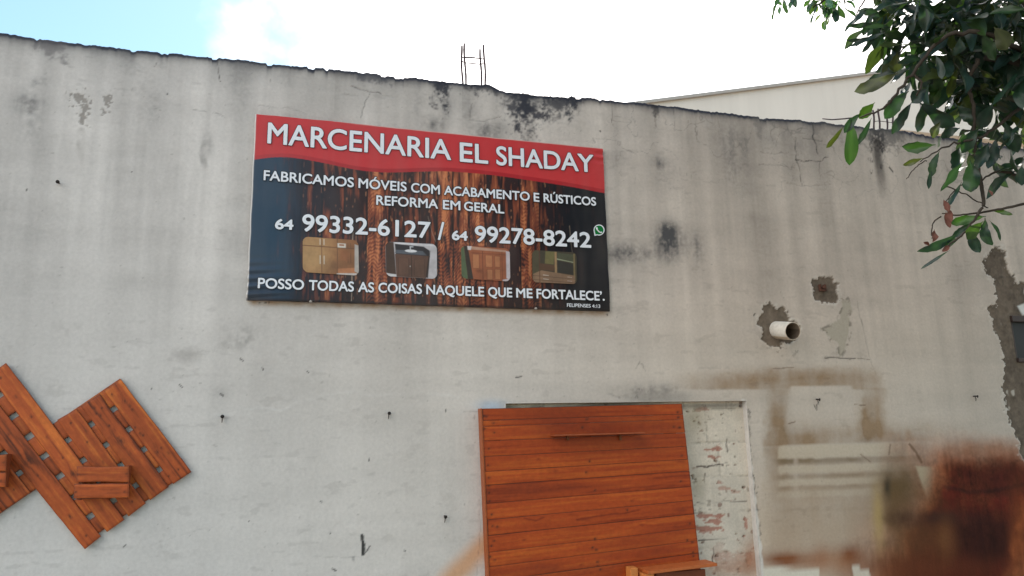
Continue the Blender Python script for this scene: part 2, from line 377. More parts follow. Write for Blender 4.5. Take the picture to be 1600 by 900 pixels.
    fog += .85 * sst(648, 684, wy_) * sst(698, 693, py + (px - 1215) * .03) * sst(1215, 1222, px) * sst(1490, 1400, px)
    fog += .34 * sst(600, 660, wy_) * sst(900, 850, wy_) * sst(1190, 1215, wx_) * sst(1420, 1340, wx_)
    fog += .30 * sst(640, 690, wy_) * sst(1390, 1420, wx_) * sst(1600, 1520, wx_) + .30 * sst(700, 716, py) * sst(860, 760, wy_) * sst(1205, 1240, wx_) * sst(1500, 1440, wx_)
    clean = soft(px - .12 * (660 - py) * (px < 1290) + .10 * (660 - py) * (px > 1290), 1228, 1336, 4, 4) * sst(601, 606, py + (px - 1228) * .01) * sst(690, 625, py)
    fog *= 1 - .95 * clean
    fa = np.clip(.74 * fog * (1 + 1.3 * n_m + .8 * n_bl + 1.0 * n_h + .9 * n_c + .4 * n_f), 0, 1.15); c *= 1 - fa[..., None] * (1 - np.array([.60, .50, .40]))
    for y0, y1, k in [(697, 717, .85), (728, 740, .7), (749, 760, .55), (768, 778, .35)]:
        a = boxh(1216, y0, 1440, y1, 3.2) * sst(1455, 1380, px); mix(c, A(172, 160, 142), a * k * .85)
    for y0, y1, k in [(718.5, 726, .85), (743, 749, .5), (761, 767, .32), (797, 801, .15)]:
        a = boxh(1205, y0, 1440, y1, 2.6, 0, 4) * (1 - .9 * soft(px, 1240, 1247, 3, 3)) * (.5 + .5 * sst(1352, 1335, px)) * sst(1205, 1225, px) * (1 + n_m); mix(c, np.array(A(100, 84, 60)), a * k * .8)
    # the big reddish brown burst at the lower right
    ux = px + 34 * n_m + 26 * n_bl + 8 * n_f; uy = py + 30 * n_m + 22 * n_bl + 14 * n_st + 6 * n_f
    lft = np.interp(py, [680, 740, 800, 850, 900], [1405, 1428, 1395, 1362, 1345])
    a = sst(-60, 60, ux - lft) * sst(660, 735, uy); mix(c, np.array(A(134, 74, 38)), a * .96)
    tex = (1 + .9 * n_h + .8 * n_c + .9 * n_m + .5 * n_f)
    a = sst(-6, 44, ux - lft - 26) * sst(690, 738, uy) * sst(1640, 1580, ux + (py - 800) * .3); mix(c, np.array(A(68, 21, 12)), a * .96 * (.6 + .4 * tex))
    a = sst(1.0, .45, np.hypot((ux - 1552) / 72., (uy - 742) / 34.)); mix(c, np.array(A(60, 26, 18)), a * .55 * tex)
    a = sst(1.05, .35, np.hypot((ux - 1530) / 96., (uy - 835) / 66.)); mix(c, np.array(A(34, 14, 10)), a * .88 * (.6 + .4 * tex))
    a = sst(1.0, .3, np.hypot((ux - 1450) / 50., (uy - 850) / 60.)); mix(c, np.array(A(84, 46, 24)), a * .6)
    a = sst(1.0, .3, np.hypot((ux - 1594) / 22., (uy - 830) / 70.)); mix(c, np.array(A(122, 66, 34)), a * .7 * tex)
    a = sst(5, 1, abs(py - np.interp(px, [1465, 1510, 1560, 1600], [758, 768, 766, 756]) + 8 * n_m)) * sst(1465, 1480, px); mix(c, np.array(A(34, 18, 14)), a * .5)
    m_ = sst(-60, 60, ux - lft) * sst(660, 735, uy); c *= (1 + m_ * (.7 * n_c + 1.1 * n_f + .9 * n_h + .5 * n_g + .6 * n_v))[..., None]
    for cx, cy, rx, ry, col, k in [(1412, 764, 36, 42, (84, 68, 46), .95), (1398, 815, 26, 70, (96, 76, 50), .7), (1432, 830, 40, 50, (78, 48, 28), .8), (1372, 812, 9, 46, (158, 134, 84), .7), (1390, 760, 5, 16, (58, 50, 38), .7), (1420, 810, 26, 12, (52, 36, 26), .7), (1470, 806, 60, 12, (48, 28, 22), .7), (1590, 820, 14, 60, (124, 64, 34), .6), (1480, 885, 110, 22, (74, 34, 18), .8), (1480, 840, 14, 34, (104, 66, 38), .5),
                                  (1234, 877, 50, 11, (104, 58, 32), .95), (1280, 872, 18, 16, (120, 70, 42), .8), (1330, 868, 20, 14, (96, 50, 28), .95), (1300, 880, 60, 20, (150, 106, 74), .5), (1168, 850, 12, 50, (150, 118, 92), .4), (1530, 698, 80, 14, (118, 74, 46), .5), (1400, 888, 60, 22, (88, 46, 26), .8)]:
        a = ell(px + n_m * 10, py + n_bl * 10, cx, cy, rx, ry) * (1 + 1.1 * n_m); mix(c, np.array(A(*col)), a * k)
    mix(c, np.array(A(150, 138, 116)), sst(-2.5, 2.5, polysd(px, py, [(1431, 728), (1462, 730), (1462, 780), (1452, 790)])) * .85 * sst(800, 740, py + (px - 1431) * .5) * sst(1464, 1438, px + 6 * n_m))
    mix(c, np.array(A(186, 180, 166)), sst(-1.2, 1.2, polysd(px, py, [(1192, 888), (1280, 888), (1281, 960), (1192, 960)])) * .95)
    mix(c, np.array(A(180, 172, 158)), sst(-1.2, 1.2, polysd(px, py, [(1330, 881), (1358, 893), (1380, 960), (1346, 960)])) * .9)
    for pts, wd, k in [([(1391, 695), (1389, 710)], 2.5, .5), ([(1421, 694), (1432, 708), (1440, 722)], 3, .7), ([(1345, 710), (1360, 722)], 2, .5), ([(1200, 577), (1240, 574)], 1.2, .5), ([(1335, 632), (1352, 633)], 1.0, .7), ([(1232, 662), (1242, 659)], 1.5, .7)]:
        mix(c, np.array(A(84, 62, 44)), sst(wd, wd * .3, segd(px, py, pts) + n_f * 2) * k)
    # orange spray at the left of the plank panel
    a = sst(30, 2, segd(px + n_m * 12, py, [(775, 838), (735, 872), (695, 915)])); mix(c, np.array(A(182, 136, 98)), a * .85)
    mix(c, np.array(A(158, 182, 204)), ell(px, py, 768, 634, 22, 9) * .55)
    # dark ageing round the recess head
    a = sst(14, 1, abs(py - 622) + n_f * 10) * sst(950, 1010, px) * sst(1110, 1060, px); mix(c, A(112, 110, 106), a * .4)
    for pts in ([(988, 600), (996, 608), (994, 622)], [(1000, 568), (1008, 580)], [(948, 612), (968, 622)], [(1010, 612), (1020, 598)], [(1170, 640), (1172, 700), (1184, 800)], [(1168, 660), (1178, 760), (1190, 860)]):
        mix(c, A(92, 88, 84), sst(2.2, .4, segd(px + n_g * 9, py + n_f * 5, pts)) * np.clip(.35 + 2 * n_f, 0, .7))
    a = sst(4, 1.2, segd(px + n_f * 6, py, [(1162, 626), (1171, 720), (1184, 830), (1192, 905)])); mix(c, A(196, 194, 190), a * .6)
    # cement patches where the plaster is broken away
    cem = np.array(A(100, 90, 79))
    P = [zm(3.333, 1120, 380, [(245, 322), (262, 312), (292, 318), (310, 332), (342, 338), (360, 352), (372, 370), (378, 402), (424, 412), (428, 480), (404, 500), (392, 528), (366, 522), (330, 536), (290, 532), (258, 522), (232, 500), (242, 486), (238, 452), (216, 428), (210, 386), (238, 352)]),
         zm(3.333, 1120, 380, [(508, 196), (522, 180), (552, 174), (582, 184), (610, 188), (634, 240), (636, 296), (618, 306), (588, 298), (566, 306), (540, 302), (514, 286), (506, 240)]),
         zm(3.333, 1120, 380, [(1440, 28), (1470, 18), (1490, 32), (1506, 66), (1502, 126), (1536, 160), (1564, 200), (1610, 215), (1900, 215), (1900, 1120), (1590, 1120), (1570, 1040), (1540, 960), (1522, 905), (1512, 850), (1496, 740), (1500, 640), (1490, 560), (1462, 480), (1440, 420), (1424, 372), (1426, 330), (1462, 318), (1468, 280), (1450, 220), (1446, 186), (1412, 172), (1390, 130), (1392, 96), (1412, 62)])]
    for i, poly in enumerate(P):
        s = polysd(px, py, poly) + n_e * 9 + n_f * 8 + n_g * 7
        rim = sst(-5, -.5, s) * sst(3, 0, s); mix(c, A(192, 188, 180), rim * .4)
        a = sst(-.9, .9, s); mix(c, cem * (1 + .5 * n_m + .7 * n_f + .5 * n_g)[..., None] * (1.0 if i < 2 else .84), a); D -= (.011 + .008 * n_f) * a
    # flakes of paint left on the big patch
    s = polysd(px, py, P[2]); a = sst(.13, .2, fbm(X * 16, Z * 9, 6, 3) - .012 * abs(s - 5)) * (s > 0); mix(c, A(172, 166, 156), a * .7)
    a = sst(-2, 2, polysd(px, py, [(1592, 478), (1606, 472), (1640, 490), (1600, 492)])); mix(c, A(190, 192, 188), a)
    # worn patch of old coat with drips
    s = polysd(px, py, zm(3.333, 1120, 380, [(690, 290), (705, 310), (690, 400), (688, 470), (672, 545), (640, 590), (634, 520), (600, 505), (572, 460), (552, 446), (600, 430), (640, 390), (655, 330), (640, 300)]))
    a = sst(-1.5, 2, s + n_f * 10); mix(c, A(148, 142, 128), a * .75); 
    a = sst(.02, .12, n_e + .35 * n_f) * sst(-6, -1, s) * sst(2, -1, s); mix(c, A(100, 94, 86), a * .7)
    mix(c, A(64, 60, 56), sst(1.5, .4, segd(px, py + n_f * 3, [(1289, 558.5), (1322, 560), (1336, 560)])) * .8); mix(c, A(80, 76, 70), sst(1.2, .3, segd(px, py + n_f * 3, [(1340, 560), (1359, 561)])) * .5)
    # small scars round the pipe
    a = sst(.16, .24, n_e) * ell(px, py, 1228, 545, 40, 14) + sst(.17, .24, n_e) * ell(px, py, 1330, 480, 12, 16); mix(c, A(104, 98, 90), a * .6)
    # cracks
    for pts, k in [([(341, 90), (343, 112), (346, 128)], .8), ([(300, 172), (330, 176), (352, 184)], .35), ([(546, 135), (579, 144), (612, 150)], .6), ([(579, 144), (566, 172), (563, 184)], .6), ([(532, 147), (558, 149)], .4), ([(738, 163), (734, 187), (757, 190), (764, 186), (782, 184)], .5),
                   ([(1268, 190), (1271, 215), (1276, 228), (1277, 240)], 1.0), ([(1255, 216), (1270, 218), (1284, 221)], .6), ([(1243, 214), (1244, 246), (1250, 272), (1253, 290)], .7), ([(1244, 251), (1262, 253), (1282, 252), (1294, 246)], .9), ([(1188, 237), (1212, 240), (1232, 238)], .5), ([(1186, 258), (1210, 257), (1240, 262)], .4), ([(954, 160), (956, 188), (957, 196)], .6), ([(1022, 165), (1024, 196)], .6), ([(926, 216), (930, 224)], .5), ([(930, 216), (962, 219)], .4), ([(970, 222), (972, 232), (994, 240)], .35),
                   ([(956, 189), (985, 190)], .4), ([(1282, 252), (1281, 270)], .5), ([(1210, 196), (1240, 204), (1262, 200)], .4), ([(1086, 175), (1088, 214)], .5), ([(1085, 193), (1102, 190)], .4), ([(1120, 176), (1124, 200)], .3), ([(1053, 170), (1055, 200)], .4), ([(1290, 270), (1320, 285), (1330, 290)], .3), ([(1230, 286), (1260, 292), (1300, 288)], .3), ([(400, 165), (450, 170), (480, 178)], .25),
                   ([(232, 852), (290, 832), (330, 823)], .3), ([(1348, 500), (1358, 545), (1368, 585)], .35), ([(1340, 470), (1352, 520)], .25), ([(725, 642), (752, 644)], .5), ([(748, 780), (752, 830), (745, 900)], .35), ([(240, 105), (246, 98)], .6), ([(500, 870), (560, 872)], .3), ([(1160, 300), (1166, 400)], .12), ([(1000, 565), (994, 575)], .5)]:
        j = 9; d = segd(px + n_m * j + n_f * 5, py + n_f * j * .8, pts); mix(c, A(58, 56, 54), sst(1.3, .25, d) * k * np.clip(.62 + 1.6 * n_f, .1, 1)); D -= .002 * sst(1.6, .3, d) * k
    # fine crazing beneath the coping, right half
    v = abs(fbm(X * 6, Z * 6, 1, 3)) ; a = sst(.012, .002, v) * sst(900, 1000, px) * sst(.75, .25, t); mix(c, A(96, 94, 90), a * .40)
    # black paint stroke and specks
    mix(c, A(30, 30, 30), sst(3.0, 1.6, segd(px + n_f * 4, py, [(565, 837), (567, 850), (567.5, 866)]) * (1 + .5 * n_f)) * .95); mix(c, A(60, 60, 60), sst(1.6, .6, segd(px, py, [(568, 867), (573, 861), (578, 853)])) * .8); mix(c, A(70, 70, 70), sst(1.6, .6, segd(px, py, [(552, 870), (552, 876)])) * .6)
    for x0, y0, x1, y1, wd in [(410, 575, 412, 579, 1.4), (481, 581, 482, 583, 1.2), (375, 560, 380, 564, 1.4), (345, 616, 348, 618, 2), (576, 716, 577, 720, 1), (632, 860, 634, 862, 1.6), (520, 889, 524, 891, 2), (515, 832, 516, 834, 1.2), (501, 783, 502, 784, 1.5), (41, 296, 42, 297, 2), (261, 147, 262, 148, 2), (205, 268, 206, 269, 1.2), (388, 814, 389, 815, 1), (420, 470 + 2, 421, 473, 1.4), (414, 473, 416, 473, 2), (405, 473, 406, 473, 1.5), (948, 491, 949, 492, 1.6), (820, 201, 820.5, 202, 1.3), (938, 205, 938.5, 206, 1.6), (806, 590, 815, 588, 1.5), (696, 640, 697, 644, .9), (1272, 633, 1276, 640, .9), (1277, 638, 1276, 632, 1), (1395, 268, 1390, 262, 1.5), (1178, 493, 1180, 491, 1.6), (270, 742, 272, 745, 1.2), (193, 855, 196, 851, 1.5), (280, 600, 285, 606, .8), (236, 605, 238, 610, .8)]:
        mix(c, A(58, 56, 54), sst(wd * .75 + .6, wd * .3, segd(px + 2 * n_g, py + 2 * n_g, [(x0, y0), (x1, y1)])) * .85)
    sp = sst(.385, .43, fbm(X * 48, Z * 48, 3, 2)); mix(c, A(110, 106, 100), sp * .4 * (px < 1350))
    D += .004 * n_bl + .0016 * n_m + .0007 * n_f + .0012 * n_h
    return c, D
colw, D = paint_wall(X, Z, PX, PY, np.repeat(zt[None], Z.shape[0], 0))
flat = (np.abs(X - rec['x0']) < 1e-6) | (np.abs(X - rec['x1']) < 1e-6)
Vw = np.stack([X, -D, Z], -1)
xc = (xs[:-1] + xs[1:]) / 2; zc = (Z[:-1, 0] + Z[1:, 0]) / 2
XC, ZC = np.meshgrid(xc, zc)
keep = ~((XC > rec['x0']) & (XC < rec['x1']) & (ZC < rec['z1'])) & ~((XC > win['x0']) & (XC < win['x1']) & (ZC > win['z0']) & (ZC < win['z1']))
nv, nu = X.shape
q = gridfaces(nv, nu, keep)
# coping (top surface) and back face
TH = .16
tb = np.stack([xs, np.full(nu, TH), zt + .006 * np.sin(xs * 40)], -1); gb = np.stack([xs, np.full(nu, TH), np.full(nu, -.02)], -1)
tmid = np.stack([xs, np.full(nu, .05), zt + .012 + .012 * fbm(xs * 30, xs * 0, 2, 3)], -1)
V = np.concatenate([Vw.reshape(-1, 3), tmid, tb, tb, gb]); n0 = nv * nu
topc = np.tile(A(70, 72, 78), (nu * 2, 1)); bc = np.tile(A(150, 146, 140), (nu * 2, 1))
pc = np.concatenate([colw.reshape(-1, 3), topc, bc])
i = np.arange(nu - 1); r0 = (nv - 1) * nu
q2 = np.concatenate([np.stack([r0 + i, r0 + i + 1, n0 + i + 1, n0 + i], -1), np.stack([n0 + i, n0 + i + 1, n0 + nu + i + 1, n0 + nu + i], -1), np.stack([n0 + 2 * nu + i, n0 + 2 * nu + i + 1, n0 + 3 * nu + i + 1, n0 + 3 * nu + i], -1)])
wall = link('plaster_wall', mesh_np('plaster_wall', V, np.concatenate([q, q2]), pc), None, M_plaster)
tag(wall, 'tall weathered grey plaster wall with black grime along its ragged top', 'wall')

# bricked-up doorway set back in the wall
RD = .042
bx = np.arange(rec['x0'] - .02, rec['x1'] + .02, .0075); bz = np.arange(-.02, rec['z1'] + .02, .0075)
BX, BZ = np.meshgrid(bx, bz); bpx, bpy_ = proj(BX, BX * 0 + RD, BZ)
def paint_brick(X, Z, px, py):
    c = np.zeros(X.shape + (3,)); c[:] = A(186, 176, 162)
    n_m = fbm(X * 6, Z * 6, 2, 4); n_f = fbm(X * 24, Z * 24, 1, 4); n_e = fbm(X * 30, Z * 60, 4, 3); n_b = fbm(X * 1.5, Z * 1.5, 6, 3)
    ch = .205; bw = .30
    zz = (rec['z1'] - .045 - Z) / ch; row = np.floor(zz); u = (X - rec['x1']) / bw + .5 * (row % 2) + .27 * (row == 1) - .12
    fr = zz - row; fu = u - np.floor(u)
    jd = np.minimum(np.minimum(fr, 1 - fr) * ch, np.minimum(fu, 1 - fu) * bw) + n_f * .006
    bid = vn(np.floor(u) * 1.7 + row * 3.1, row * 7.7 + .5, 3)
    c *= (1 + .16 * (bid - .5) + .25 * n_m + .16 * n_f)[..., None]
    mo = sst(.010, .002, jd); gap = sst(.05, .25, n_m + .12)
    D = -.004 * mo * gap; mix(c, A(120, 112, 102), mo * gap * .5 * (n_f > -.05))
    mix(c, A(110, 106, 98), sst(1.3, .3, jd * 900) * .0)
    for cx, cy, rx, ry, k in [(1114, 702, 18, 3.5, 1), (1112, 714, 7, 4, 1), (1125, 714, 7, 3, .7), (1098, 640, 10, 5, .7), (1104, 806, 26, 4, 1), (1112, 815, 24, 6, 1), (1106, 826, 26, 5, 1), (1100, 832, 20, 3, .8), (1126, 752, 7, 4, .7), (1132, 763, 12, 4, .6), (1166, 818, 5, 10, .9), (1150, 769, 8, 3, .5), (1170, 872, 6, 14, .7), (1140, 880, 30, 20, .35), (1125, 865, 16, 16, .25)]:
        a = sst(.45, .62, ell(px, py, cx, cy, rx, ry) + n_e * 1.5); mix(c, A(146, 92, 76), a * k * .8); D = D - .003 * a
    # hollow chips
    a = sst(.24, .30, n_e + .4 * n_f) ; mix(c, A(128, 118, 106), a * .6); D = D - .003 * a
    a = sst(.29, .34, fbm(X * 20, Z * 20, 5, 3)); mix(c, A(110, 82, 70), a * .7)
    mix(c, A(100, 96, 92), sst(9, 1, abs(py - np.interp(px, [790, 1163], [636, 629]) - 4) + n_m * 14) * .7)  # shade under the doorway head painted on the blocks
    mix(c, A(130, 122, 100), ell(px, py, 1085, 655, 16, 26) * .5 + ell(px, py, 1090, 760, 14, 24) * .45)
    mix(c, A(150, 108, 84), ell(px + n_m * 20, py, 1175, 875, 20, 30) * .8 + ell(px, py, 1130, 890, 40, 16) * .5)
    for pts in ([(1101, 740), (1102, 780)], [(1134, 684), (1136, 706)], [(1090, 786), (1165, 782)], [(1088, 728), (1130, 727)], [(1092, 845), (1138, 841)], [(1114, 855), (1115, 880)]):
        mix(c, A(70, 60, 54), sst(1.8, .4, segd(px + n_f * 6, py + n_f * 6, pts)) * np.clip(.5 + 3 * n_m, 0, 1))
    D = D + .003 * n_m + .002 * n_f + .003 * (bid - .5)
    return c, D
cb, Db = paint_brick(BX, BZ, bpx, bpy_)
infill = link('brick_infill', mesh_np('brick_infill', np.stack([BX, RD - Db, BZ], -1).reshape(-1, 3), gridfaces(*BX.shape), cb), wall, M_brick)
infill['label'] = 'bricked-up doorway of white painted blocks with bare red chips'
# reveals of the doorway
def reveal(name, P, nuv, col):
    (a, b, c_, d) = [np.array(p) for p in P]; n, m = nuv
    u = np.linspace(0, 1, n)[None, :, None]; v = np.linspace(0, 1, m)[:, None, None]
    G = (a * (1 - u) + b * u) * (1 - v) + (d * (1 - u) + c_ * u) * v
    nf = fbm(G[..., 0] * 30 + G[..., 2] * 30, G[..., 1] * 60 + G[..., 2] * 7, 2, 4)
    C = np.array(A(*col)) * (1 + .35 * nf)[..., None]
    return link(name, mesh_np(name, G.reshape(-1, 3), gridfaces(m, n), C), wall, M_plaster)
x0, x1, z1 = rec['x0'], rec['x1'], rec['z1']
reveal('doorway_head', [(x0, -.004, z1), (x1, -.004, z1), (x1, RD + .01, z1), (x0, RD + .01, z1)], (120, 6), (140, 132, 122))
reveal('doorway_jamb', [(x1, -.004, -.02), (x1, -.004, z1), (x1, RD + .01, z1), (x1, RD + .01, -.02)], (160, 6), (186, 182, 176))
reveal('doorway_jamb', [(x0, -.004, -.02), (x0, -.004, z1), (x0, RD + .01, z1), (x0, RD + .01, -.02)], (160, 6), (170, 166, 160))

# window at the right-hand edge
wn = thing('window', 'dark framed window with dusty slate-grey glass in the bare cement patch', 'window')
b = MB(); fx = .035; y0, y1 = -.006, .07
b.box((win['x0'] + .001, y0, win['z1'] - .045), (win['x1'] - .001, y1, win['z1'] - .001)); b.box((win['x0'] + .001, y0, win['z0'] + .001), (win['x1'] - .001, y1, win['z0'] + .03))
b.box((win['x0'] + .001, y0 + .02, win['z0'] + .03), (win['x0'] + .018, y1, win['z1'] - .045)); b.box((win['x1'] - .03, y0 + .002, win['z0'] + .03), (win['x1'] - .001, y1, win['z1'] - .045))
b.build('frame', M_frame, wn, bevel=.003)
b = MB(); b.box((win['x0'] + .018, .02, win['z0'] + .03), (win['x1'] - .03, .026, win['z1'] - .045)); b.build('pane', M_glass, wn)
settle(wn, (win['x0'], 0, win['z0']))

# ------------------------------------------------------------------ background building
YB = 5.0
bb = thing('warehouse', 'plain cream rendered warehouse with sloping roof edge behind the wall', 'building')
def slope(px): return wp(px, 160 - .1281 * (px - 1018), YB)
g0, g1 = slope(700), slope(1597)
b = MB(); fr = [(g0[0], YB, -.1), (g1[0], YB, -.1), tuple(g1), tuple(g0)]; b.prism(fr, [(x, YB + 9, z) for x, y, z in fr]); b.build('gable_wall', M_cream, bb)
b = MB(); n_ = np.array([g1[0] - g0[0], 0, g1[2] - g0[2]]); n_ /= np.linalg.norm(n_); upv = np.array([-n_[2], 0, n_[0]])
a_, c_ = g0 - n_ * .1, g1 + n_ * .02
b.prism([a_ + (0, -.05, 0) - upv * .018, c_ + (0, -.05, 0) - upv * .018, c_ + (0, -.05, 0) + upv * .02, a_ + (0, -.05, 0) + upv * .02], [a_ - upv * .018 + (0, -.003, 0), c_ - upv * .018 + (0, -.003, 0), c_ + upv * .02 + (0, -.003, 0), a_ + upv * .02 + (0, -.003, 0)])
b.build('flashing', M_trim, bb)
b = MB(); b.prism([a_ + upv * .003, c_ + upv * .003, c_ + upv * .05, a_ + upv * .05], [p + np.array([0, 9.1, 0]) for p in (a_ + upv * .003, c_ + upv * .003, c_ + upv * .05, a_ + upv * .05)]); b.build('roof', M_tin, bb)
l0, l1 = wp(1400, 197.5, YB - .12), wp(1590, 217, YB - .12)
b = MB(); b.box((l0[0], YB - .12, l0[2] - .05), (g1[0] - .003, YB - .003, l0[2] + .01)); b.build('ledge', M_cream, bb)
settle(bb, (g0[0], YB, 0))

# ------------------------------------------------------------------ rebar
def rebar_cage(name, rods, y_off, stirrups, label, extra=None):
    t = thing(name, label, 'rebar', 'rebar stubs on top of the wall')
    base = None
    for (xb, yb, xt, yt, y) in rods:
        p0 = wp(xb, yb, y); p1 = wp(xt, yt, y); p0[2] -= .06
        pts = [p0 + (p1 - p0) * k + np.array([.003 * math.sin(7 * k + xb), .002 * math.cos(9 * k + xb), 0]) for k in np.linspace(0, 1, 9)]
        b = MB(); b.tube(pts, [.0062 + .0008 * (k % 2) for k in range(9)], 7); b.build('rod', M_rebar, t, True)
        base = p0 if base is None else base
    for (loop, r) in stirrups:
        b = MB(); b.tube([wp(*q_) for q_ in loop], r, 6); b.build('stirrup', M_rebar, t, True)
    if extra:
        b = MB(); b.tube([wp(*q_) for q_ in extra], .003, 6); b.build('tie_wire', M_rebar, t, True)
    settle(t, tuple(base)); return t
rebar_cage('rebar_cage', [(723, 136, 721, 72, .03), (728, 136, 725.5, 68, .11), (752.5, 140, 750.5, 77, .11), (758.5, 138, 756, 70, .03)], 0,
           [([(722, 90.5, .026), (726, 89.5, .114), (752, 91.5, .114), (757.5, 92.5, .026)], .0036), ([(726, 89.6, .118), (742, 90.2, .118)], .005), ([(721.5, 95.5, .026), (726, 98, .05), (752, 100.5, .114), (756, 98, .08), (757.5, 94, .026)], .0034)],
           'bare upright rusty rebar rods tied by stirrups above the banner')
rebar_cage('rebar_cage', [(1366, 206, 1364, 172, .03), (1374, 206, 1372.5, 170, .11), (1386, 208, 1385, 176, .11), (1396, 209, 1394.5, 172, .03)], 0,
           [([(1365, 190, .026), (1373, 189, .114), (1386, 190.5, .114), (1395, 192, .026)], .0026)],
           'short rusty rebar stubs half hidden behind the leaves above the black drip stain')
tw_ = MB(); tw_.tube([wp(1285, 185.5, .1), wp(1300, 187, .06), wp(1320, 185.5, .04), wp(1345, 182.5, .05), wp(1362, 176, .06)], [.004, .0045, .005, .005, .004], 6)
tag(tw_.build('bent_rod', M_rebar, None, True), 'thin bent rod lying loose along the wall top left of the leaves', 'rod')

# ------------------------------------------------------------------ banner
ban = thing('banner', 'printed vinyl banner of a joinery with red heading and dark wood picture', 'banner')
BQ = [(399, 178), (942, 232), (953.5, 486.5), (385, 468.5)]        # top left, top right, bottom right, bottom left
YBAN = -.022
nu_, nv_ = 640, 330
U, Vv = np.meshgrid(np.linspace(0, 1, nu_), np.linspace(0, 1, nv_))
def bil(Q, u, v):
    Q = np.array(Q, float); u = u[..., None]; v = v[..., None]
    return (Q[0] * (1 - u) + Q[1] * u) * (1 - v) + (Q[3] * (1 - u) + Q[2] * u) * v
C3 = np.array([wp(*p, YBAN) for p in BQ])
G3 = bil(C3, U, Vv); bpx_, bpy2 = proj(G3[..., 0], G3[..., 1], G3[..., 2])
def paint_banner(px, py, u, v, X, Z):
    c = np.zeros(px.shape + (3,)); dust = fbm(u * 6, v * 3, 3, 4) + .6 * fbm(u * 40, v * 2.2, 5, 3)
    # wooden boards, upright
    seams = [385, 420, 456, 487, 520, 555, 588, 612, 636, 664, 690, 716, 742, 772, 801, 835, 862, 884, 910, 955]
    e = u * 568 + 385
    idx = np.clip(np.searchsorted(seams, e) - 1, 0, len(seams) - 2); sa = np.array(seams, float)
    dist = np.minimum(e - sa[idx], sa[idx + 1] - e)
    tone = np.array([.3, .3, .55, .6, .5, 1.0, .65, .5, .65, 1.0, 1.05, .95, .5, .45, .85, .55, .4, .35, .2])[idx]
    g = fbm(e / 4.2, v * 9 + idx * 3.3, 1, 4); g2 = fbm(e / 9 + idx * 5.1, v * 5 + .8 * fbm(e / 20, v * 6, 2, 3), 4, 4); rip = np.sin((v * 46 + 5 * fbm(e / 12, v * 5, 3, 3) + e / 9) * 6.28)
    dk = lin((48, 27, 26)); mid = lin((134, 68, 44)); lt = lin((206, 128, 82))
    k = np.clip(-.15 + tone * .80 + 1.3 * g + 1.5 * g2 + .16 * rip * (tone > .8) * sst(.3, .7, v + g2) - .08, 0, 1)
    c[:] = dk; mix(c, mid, sst(.1, .6, k)); mix(c, lt, sst(.55, 1.1, k))
    mix(c, lin((16, 12, 14)), sst(2.1, .4, dist + g * 2) * .85)
    ver = sst(.19, .34, fbm(e / 6, v * 16, 6, 3)); mix(c, lin((24, 20, 26)), ver * .85)
    sc = sst(.26, .34, fbm(e / 3.2, v * 24, 2, 2)); mix(c, lin((206, 140, 100)), sc * .4 * (tone > .35))
    # print fades to navy at left, sky gloss painted in, to black at right
    wob = 20 * g + 24 * g2
    mix(c, lin((42, 78, 104)), sst(478, 430, px + wob) * .96); mix(c, lin((34, 42, 56)), sst(560, 470, px + wob * 2) * .5)
    mix(c, lin((14, 15, 22)), sst(800, 905, px + wob) * .97)
    mix(c, lin((24, 14, 16)), sst(.90, 1.0, v) * .4)
    # red heading with wavy lower edge
    wx = [380, 395, 415, 433, 459, 493, 520, 550, 588, 625, 660, 698, 741, 783, 830, 868, 905, 943, 960]
    wy = [252, 249.7, 246.6, 245, 246, 252, 257.5, 264.5, 269.4, 269.4, 268, 267.5, 270.5, 275, 282, 287.5, 294, 301.5, 304]
    # smooth the curve
    xf = np.linspace(380, 960, 400); yf = np.interp(xf, wx, wy); kz = np.ones(25) / 25; yp = np.convolve(np.pad(yf, 12, 'edge'), kz, 'valid'); wy2 = np.interp(px, xf, yp)
    red = lin((196, 54, 56)); a = sst(.5, -.5, py - wy2); c[:] = c * (1 - a[..., None]) + red * a[..., None]
    a = sst(-6.2, -5.0, py - wy2) * sst(.5, -.4, py - wy2); mix(c, lin((168, 34, 40)), a * .9)
    mix(c, lin((196, 66, 70)), a * sst(560, 420, px) * .35)  # paler red towards the left: gloss put into the colour
    # hem: white border left and top, dark lower edge
    mix(c, lin((214, 210, 206)), sst(.0035, .0022, u)); mix(c, lin((200, 170, 160)), sst(.006, .003, v) * .8 * sst(.2, .35, u)); mix(c, lin((20, 12, 12)), sst(.985, .993, v) * .7)
    mix(c, lin((150, 140, 132)), np.clip(.03 + .16 * dust, 0, .1))
    for x0_, y0_, x1_, y1_, k_ in [(552, 350, 549, 470, .5), (666, 330, 680, 378, .25), (888, 345, 895, 400, .25)]: mix(c, lin((190, 170, 150)), sst(1.1, .3, segd(px + 3 * g, py, [(x0_, y0_), (x1_, y1_)])) * k_ * (v > .5))
    return c
cban = paint_banner(bpx_, bpy2, U, Vv, G3[..., 0], G3[..., 2])
# cloth relief: nearly taut, tugged at the lower left corner
wv = .007 * fbm(U * 3.0, Vv * 2.0, 2, 3) + .0016 * fbm(U * 14, Vv * 5, 4, 3)
cr = np.exp(-((U / .07) ** 2 + ((Vv - .93) / .10) ** 2)); wv = wv + cr * .006 * np.sin(Vv * 150 + U * 30)
cr2 = np.exp(-(((1 - U) / .03) ** 2 + ((Vv - .05) / .05) ** 2)); wv = wv + cr2 * .004 * np.sin(Vv * 130)
G3b = G3.copy(); G3b[..., 1] -= wv
ed = .006 * (fbm(Vv * 12, U * 0, 3, 3)); G3b[..., 0] += ed * (np.exp(-U / .01) + np.exp(-(1 - U) / .01)); G3b[..., 2] += .005 * fbm(U * 20, U * 0, 5, 3) * (np.exp(-Vv / .02) + np.exp(-(1 - Vv) / .02))
